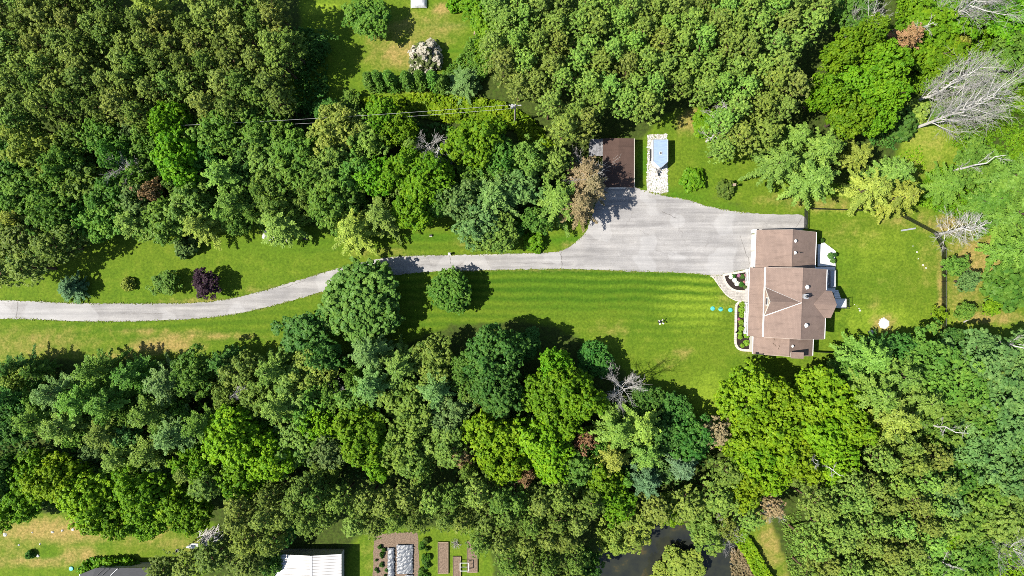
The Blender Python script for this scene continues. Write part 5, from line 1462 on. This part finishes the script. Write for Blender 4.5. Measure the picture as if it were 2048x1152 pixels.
for i, (x, y, r, lab) in enumerate(((529, 472, .55, 'left long white boulder beside the driveway lawn'), (534, 464, .5, 'upper white boulder half hidden by a conifer'), (538, 478, .55, 'lowest white boulder of the group'), (545, 474, .42, 'rounded white boulder at the centre of the group'), (575, 480, .36, 'small white boulder right of the main group'), (551, 480, .35, 'low white boulder right of the lowest one'))):
    rock(x, y, r, 40 + i, lab, group='white boulders by the upper lawn')
fp = tag(empty('fire_pit', P(1768, 647)), 'round fire pit of pale stones on the back lawn', 'fire pit')
g_ = np.random.default_rng(8)
g0 = P(1768, 647)
MB().lathe([(.78, 0), (.72, .05), (.4, .07), (.02, .08)], (0, 0, 0), 20).build('ash_bed', M['ash'], fp)
for k in range(16):
    a = k * 2 * math.pi / 16; r = .76 + float(g_.normal(0, .04))
    q = g0 + Vector((math.cos(a) * r, math.sin(a) * r, 0))
    rock(1024 + q.x / S, 576 - q.y / S, float(g_.uniform(.13, .2)), 60 + k, None, name='stone', parent=fp, off=g0, flat=.5)
rock(1742, 664, .42, 91, 'grey rock at the tree edge below the fire pit', mat='boulder')
for i, (x, y, r) in enumerate(((10, 1069, .28), (65, 1065, .16), (105, 1064, .24), (125, 1061, .26), (146, 1059, .26), (166, 1060, .24), (38, 1090, .2), (80, 1088, .16), (273, 1055, .25), (76, 1111, .26))):
    rock(x, y, r, 100 + i, '%s pale stone from the left on the dry lower left lawn' % ['first', 'third', 'fifth', 'seventh', 'eighth', 'ninth', 'second', 'sixth', 'last', 'fourth'][i], group='stones on the lower left lawn', name='lawn_stone', mat='scrap')
for i, (x, y) in enumerate(((1714, 612), (1718, 617), (1720, 621), (1709, 609), (1826, 492), (1834, 504), (1837, 517), (1852, 536), (1846, 530), (1836, 518))):
    rock(x, y, .08 + .04 * (i % 3), 130 + i, 'small white scrap on the back lawn ' + ('beside the landing' if i < 4 else 'towards the right hand fence'), cat='scrap', group='white scraps by the landing' if i < 4 else 'white scraps by the fence', name='white_scrap', mat='scrap')

# plank on the back lawn; log; stump
o = tag(MB().box(-1.15, 1.15, -.12, .12, .02, .16).build('plank', M['galv'], None), 'pale plank lying on the back lawn near the fence', 'plank')
o.location = P(1816, 459); o.rotation_euler = (0, 0, R_(9))
o = tag(MB().tube([(0, -1.75, .16), (0.02, 0, .17), (-.02, 1.75, .15)], [.17, .16, .14], 9).build('log', M['timber']), 'long pale log at the right edge of the upper lawn', 'log')
o.location = P(953, 48); o.rotation_euler = (0, 0, R_(-10))
for px, py, rz, L, lab in ((1917, 532, 8, .9, 'leaning cut stem under the pair of small trees behind the fence'), (1932, 641, 30, 1.0, 'cut log below the small tree behind the fence')):
    o = tag(MB().tube([(-L / 2, 0, .12), (L / 2, 0, .2)], [.12, .09], 8).build('log', M['grey_wood']), lab, 'log'); o.location = P(px, py); o.rotation_euler = (0, 0, R_(rz))

# lawn ornament: pole with cream paddles
orn = tag(empty('wind_spinner', P(1319.5, 643.5)), 'small black and cream ornament with paddles on the front lawn', 'garden ornament')
MB().tube([(0, 0, 0), (0, 0, 1.05)], .035, 7).build('pole', M['black'], orn)
MB().lathe([(.28, 0), (.28, .05), (.05, .08), (.05, .1)], (0, 0, 0), 12).build('base', M['black'], orn)
MB().lathe([(.02, .95), (.13, 1.0), (.13, 1.12), (.02, 1.2)], (0, 0, 0), 10).build('hub', M['black'], orn)
for k in range(4):
    a = R_(45 + 90 * k + 12); c, s_ = math.cos(a), math.sin(a)
    arm = MB().tube([(c * .1, s_ * .1, 1.06), (c * .3, s_ * .3, 1.06)], .02, 5).build('arm', M['black'], orn)
    m = Matrix.Translation((c * .36, s_ * .36, 1.06)) @ Matrix.Rotation(a, 4, 'Z') @ Matrix.Rotation(.5, 4, 'X')
    mb = MB(); mb.box(-.14, .14, -.11, .11, -.015, .015, m); mb.build('paddle', M['cream'], arm)
bw = tag(empty('thin_post', P(1459, 374)), 'thin pale post with a bird house on the lawn beside the dark olive shrub', 'bird house')
MB().tube([(0, 0, 0), (0, 0, 2.1)], .04, 6).build('post', M['timber'], bw)
MB().box(-.16, .16, -.14, .14, 2.1, 2.4).build('box', M['cream'], bw)
MB().slab([(-.24, -.2, 2.41), (.24, -.2, 2.41), (.24, .2, 2.5), (-.24, .2, 2.5)], .04).build('roof', M['timber'], bw)
dl = tag(empty('driveway_lamp', P(899.5, 508)), 'small white globe light at the upper edge of the driveway', 'light')
MB().box(-.2, .2, -.2, .2, 0, .25).build('base', M['boulder'], dl)
MB().tube([(0, 0, .25), (0, 0, .6)], .05, 8).build('stem', M['black'], dl)
MB().lathe([(.05, .6), (.2, .68), (.22, .8), (.16, .95), (.02, 1.0)], (0, 0, 0), 12).build('globe', M['white'], dl)
sp = tag(empty('sprinkler_box', P(862, 471)), 'small dark box with a pale rim on the grass above the driveway', 'box')
MB().box(-.2, .2, -.14, .14, 0, .3).build('body', M['black'], sp)
MB().box(-.25, .21, -.19, -.145, 0, .22).build('rim', M['cream'], sp)
o = tag(MB().box(-.32, .32, -.2, .2, 0, .4).build('utility_box', M['black']), 'dark box at the edge of trees right of the boulders', 'box'); o.location = P(612, 477)
wb = tag(empty('wheel_bin', P(1505.5, 463)), 'small white bin at the upper front corner of the garage', 'bin')
MB().box(-.25, .25, -.25, .25, 0, .9).build('body', M['white'], wb); MB().box(-.28, .28, -.28, .28, .905, .97).build('lid', M['white'], wb)

# ------------------------------------------------------------------ neighbours at the lower edge
ms = tag(empty('metal_roofed_barn', P(620, 1140)), 'barn with a pale ribbed metal roof cut by the bottom edge', 'barn')
def nb(px, py, z): return P(px, py, z) - ms.location
zr, ze = 3.6, 2.9
xl, xm, xr_ = nb(548, 0, ze).x, nb(622, 0, zr).x, nb(683, 0, ze).x
yt, yb_ = nb(0, 1108, ze).y, nb(0, 1215, ze).y
MB().box(xl + .3, xr_ - .3, yb_ + .3, yt - .3, 0, ze - .1).build('wall', M['siding'], ms)
for xa, xb_, za, zb_ in ((xl, xm, ze, zr), (xm, xr_, zr, ze)):
    ny_ = 1
    nP = 8
    for i in range(nP if xa == xl else 2):
        k = nP if xa == xl else 2
        t0, t1 = i / k, (i + 1) / k
        ya, yc = yt + (yb_ - yt) * t0 - .012, yt + (yb_ - yt) * t1 + .012
        MB().slab([(xa + .004, yc, za), (xb_ - .004, yc, zb_), (xb_ - .004, ya, zb_), (xa + .004, ya, za)], .06).build('roof_panel', M['metal_roof'], ms)
mb = MB()
k = 0
y = yt - .3
while y > yb_:
    for xa, xb_, za, zb_ in ((xl, xm - .05, ze, zr), (xm + .05, xr_, zr, ze)):
        mb.tube([(xa + .02, y, za + .012), (xb_ - .02, y, zb_ + .012)], .035, 4)
    y -= .45
mb.build('roof_rib', M['seam'], ms)
MB().box(xm - .16, xm + .16, yb_, yt, zr - .01, zr + .05).build('ridge_cap', M['metal_roof'], ms)
dk = tag(empty('dark_roofed_shed', P(215, 1160)), 'shed with a dark roof and white edge cut by the bottom edge', 'shed')
def nd(px, py, z): return P(px, py, z) - dk.location
q0, q1, q2, q3 = nd(160, 1149, 2.4), nd(192, 1136, 3.0), nd(300, 1136, 3.0), nd(300, 1215, 2.4)
q4 = nd(160, 1215, 2.4)
MB().prism([(q0.x + .2, q0.y - .2), (q1.x, q1.y - .3), (q2.x - .2, q2.y - .3), (q3.x - .2, q3.y + .2), (q4.x + .2, q4.y + .2)], 0, 2.3).build('wall', M['siding'], dk)
MB().slab([tuple(q0), tuple(q4), tuple(q3), tuple(q2), tuple(q1)], .12).build('roof', M['dark_roof'], dk)
MB().box(q0.x - .12, q0.x - .005, q4.y, q0.y, 2.2, 2.38).build('fascia', M['white'], dk)
for i, xx in enumerate((195, 205, 222)):
    a, b_ = nd(xx, 1150, 2.9), nd(xx + 14, 1137, 3.04); MB().tube([tuple(a + Vector((0, 0, .12))), tuple(b_ + Vector((0, 0, .08)))], .05, 5).build('roof_batten', M['black'] if i < 2 else M['white'], dk)

# brush pile and pale skiff
bp = tag(empty('brush_pile', P(420, 1072)), 'heap of bleached grey branches and boards at the edge of the lower left lawn', 'brush pile')
g_ = np.random.default_rng(21)
for k in range(120):
    a = g_.normal(.75, .4); L = g_.uniform(.9, 2.0); c = Vector((g_.normal(0, .65), g_.normal(0, .75), 0)); z = max(.06, .95 - c.length * .45) * g_.uniform(.3, 1)
    d = Vector((math.cos(a), math.sin(a), g_.normal(0, .12))) * L / 2
    p0, p1 = c - d, c + d
    MB().tube([(p0.x, p0.y, max(.05, z - d.z)), (p1.x, p1.y, max(.05, z + d.z))], float(g_.uniform(.02, .05)), 5).build('branch', M['dead_wood'] if k % 3 else M['grey_wood'], bp)
bt = tag(empty('skiff', P(389, 1091), R_(10)), 'narrow white overturned skiff beside the brush pile', 'boat')
mb = MB(); sec = []
for i in range(7):
    t = i / 6; w = .42 * math.sin(math.pi * min(.97, max(.08, t * .9 + .08))); x = -1.2 + 2.4 * t
    sec.append([(x, -w, .02), (x, -w * .75, .24), (x, 0, .33), (x, w * .75, .24), (x, w, .02)])
vs_ = [p for s_ in sec for p in s_]
mb.add(vs_, [(i * 5 + j, i * 5 + j + 1, (i + 1) * 5 + j + 1, (i + 1) * 5 + j) for i in range(6) for j in range(4)] + [(0, 1, 2, 3, 4), (34, 33, 32, 31, 30)])
mb.build('hull', M['white'], bt)
MB().tube([(-1.18, 0, .34), (0, 0, .37), (1.15, 0, .33)], .03, 5).build('keel', M['cream'], bt)
o = tag(MB().lathe([(.3, 0), (.3, .22), (.22, .24), (.2, .1), (.02, .08)], tuple(P(356, 1101)), 14).build('fire_ring', M['black']), 'black round ring on the dry grass left of the skiff', 'fire ring')

# kitchen garden
PL = lambda pts: [tuple(P(*p).xy) for p in pts]
tag(poly_sheet('garden_soil', PL(resample([(748, 1068), (835, 1062), (842, 1180), (745, 1180)], 5, jit=.6, rng=r2, smooth=False)), .02, M['soil']), kind='structure')
def film(px0, px1, py0, py1, label, seed):
    """Wrinkled sheet of mulch film laid over a ridge of soil."""
    g = np.random.default_rng(seed)
    a, b_ = P(px0, py1), P(px1, py0)
    nx_, ny_ = 26, 70
    X, Y = np.meshgrid(np.linspace(a.x, b_.x, nx_), np.linspace(a.y, b_.y, ny_))
    tx = np.linspace(0, 1, nx_)[None, :]
    Z = .05 + .12 * np.sin(np.pi * tx) ** .6 + .0 * X
    for _ in range(18):
        kx, ky = g.normal(0, 5), g.normal(0, 6); Z = Z + .018 * np.abs(np.sin(kx * X + ky * Y + g.uniform(0, 6)))
    X = X + g.normal(0, .02, X.shape)
    X[:, 0] += g.normal(0, .06, ny_); X[:, -1] += g.normal(0, .06, ny_)
    idx = np.arange(nx_ * ny_).reshape(ny_, nx_)
    q = np.stack([idx[:-1, :-1], idx[:-1, 1:], idx[1:, 1:], idx[1:, :-1]], -1).reshape(-1, 4)
    me = quad_mesh('mulch_film', np.stack([X.ravel(), Y.ravel(), Z.ravel()], 1), q); me.materials.append(M['plastic_mulch'])
    tag(link('mulch_film', me), label, 'garden film')
film(776, 789, 1094, 1185, 'narrow wrinkled grey film strip in the kitchen garden', 1)
film(794, 826, 1088, 1146, 'wide wrinkled grey film sheet in the kitchen garden', 2)
film(812, 826, 1148, 1185, 'short grey film strip below the wide sheet', 3)
rv = np.random.default_rng(12)
kk = 0
for x0, x1, y0, y1, n, r, col, what in ((842, 858, 1070, 1160, 22, .5, (.075, .18, .02), 'crop plant in the tall row right of the grey film'), (757, 772, 1090, 1110, 4, .4, (.06, .16, .02), 'crop plant left of the narrow film strip'), (752, 774, 1112, 1152, 10, .28, (.07, .15, .03), 'seedling in the soil left of the narrow film strip')):
    for i in range(n):
        p = (rv.uniform(x0, x1), rv.uniform(y0, y1))
        small_plant('s', p[0], p[1], r * rv.uniform(.7, 1.2), r * 1.6, tuple(c * rv.uniform(.85, 1.15) for c in col), what, 'plant', z=0.0, name='vegetable_plant', group=what.replace('plant in', 'plants in').replace('plant left', 'plants left').replace('seedling', 'seedlings'))
def raised(px0, px1, py0, py1, label):
    a, b_ = P(px0, py1), P(px1, py0)
    o = tag(empty('raised_bed', ((a.x + b_.x) / 2, (a.y + b_.y) / 2, 0)), label, 'garden bed', 'raised timber beds')
    w, l = (b_.x - a.x) / 2, (b_.y - a.y) / 2
    for x0, x1, y0, y1 in ((-w, -w + .08, -l, l), (w - .08, w, -l, l), (-w + .082, w - .082, -l, -l + .08), (-w + .082, w - .082, l - .08, l)):
        MB().box(x0, x1, y0, y1, 0, .3).build('board', M['timber'], o)
    MB().box(-w + .083, w - .083, -l + .083, l - .083, 0, .24).build('soil', M['soil'], o)
raised(876, 897, 1083, 1146, 'left raised bed of three, dark soil at its upper end')
raised(906, 922, 1112, 1185, 'middle raised bed of three, lowest, beside the white frame')
raised(934, 955, 1081, 1144, 'right raised bed of three, under the shadow of the white frame')
fr = tag(empty('garden_frame', P(930, 1128)), 'white square frame on legs standing between the raised beds', 'frame')
w, l, hgt = .68, .62, 1.15
mb = MB()
for z in (hgt,):
    for a, b_ in (((-w, -l), (w, -l)), ((w, -l), (w, l)), ((w, l), (-w, l)), ((-w, l), (-w, -l))): mb.tube([(a[0], a[1], z), (b_[0], b_[1], z)], .05, 6)
mb.build('top_frame', M['white'], fr)
MB().tube([(-w, 0, hgt), (w, 0, hgt)], .03, 6).build('crossbar', M['white'], fr)
for a in ((-w, -l), (w, -l), (w, l), (-w, l)): MB().tube([(a[0], a[1], 0), (a[0], a[1], hgt)], .045, 6).build('leg', M['white'], fr)
o = tag(empty('dead_bush', P(912, 1087)), 'dry brown twiggy bush between two raised beds', 'shrub')
mb = MB(); g_ = np.random.default_rng(3)
for k in range(70):
    d = Vector(rand_dirs(g_, 1, .7)[0]); d.z = abs(d.z); mb.tube([(0, 0, 0), tuple(d * .5 + Vector(g_.normal(0, .05, 3))), tuple(d * .9)], [.02, .014, .008], 4, False)
mb.build('twigs', M['grey_wood'], o)

# upper lawn: tarp-covered heap, white rail fence
tp = tag(empty('tarp_heap', P(838, 8)), 'heap under a wrinkled pale tarp at the top edge of the upper lawn', 'tarp')
g_ = np.random.default_rng(31)
nx_, ny_ = 22, 14
X, Y = np.meshgrid(np.linspace(-1.25, 1.25, nx_), np.linspace(-.75, .75, ny_))
Z = .75 * np.clip(1 - (X / 1.3) ** 4, 0, 1) * np.clip(1 - (Y / .8) ** 4, 0, 1) + .03
for _ in range(14): Z += .02 * np.abs(np.sin(g_.normal(0, 4) * X + g_.normal(0, 5) * Y + g_.uniform(0, 6)))
idx = np.arange(nx_ * ny_).reshape(ny_, nx_)
me = quad_mesh('tarp', np.stack([X.ravel(), Y.ravel(), Z.ravel()], 1), np.stack([idx[:-1, :-1], idx[:-1, 1:], idx[1:, 1:], idx[1:, :-1]], -1).reshape(-1, 4)); me.materials.append(M['tarp'])
link('tarp', me, tp)
MB().box(-1.1, 1.1, -.6, .6, 0.01, .5).build('crate', M['timber'], tp)
wf = tag(empty('white_fence', P(925, 4)), 'short white panel fence at the top edge of the picture', 'fence')
for k in range(12): MB().box(-1.3 + k * .2, -1.12 + k * .2, -.02, .02, .05, 1.1).build('picket', M['white'], wf)
for z in (.3, .9): MB().box(-1.35, 1.3, .022, .06, z, z + .08).build('rail', M['white'], wf)
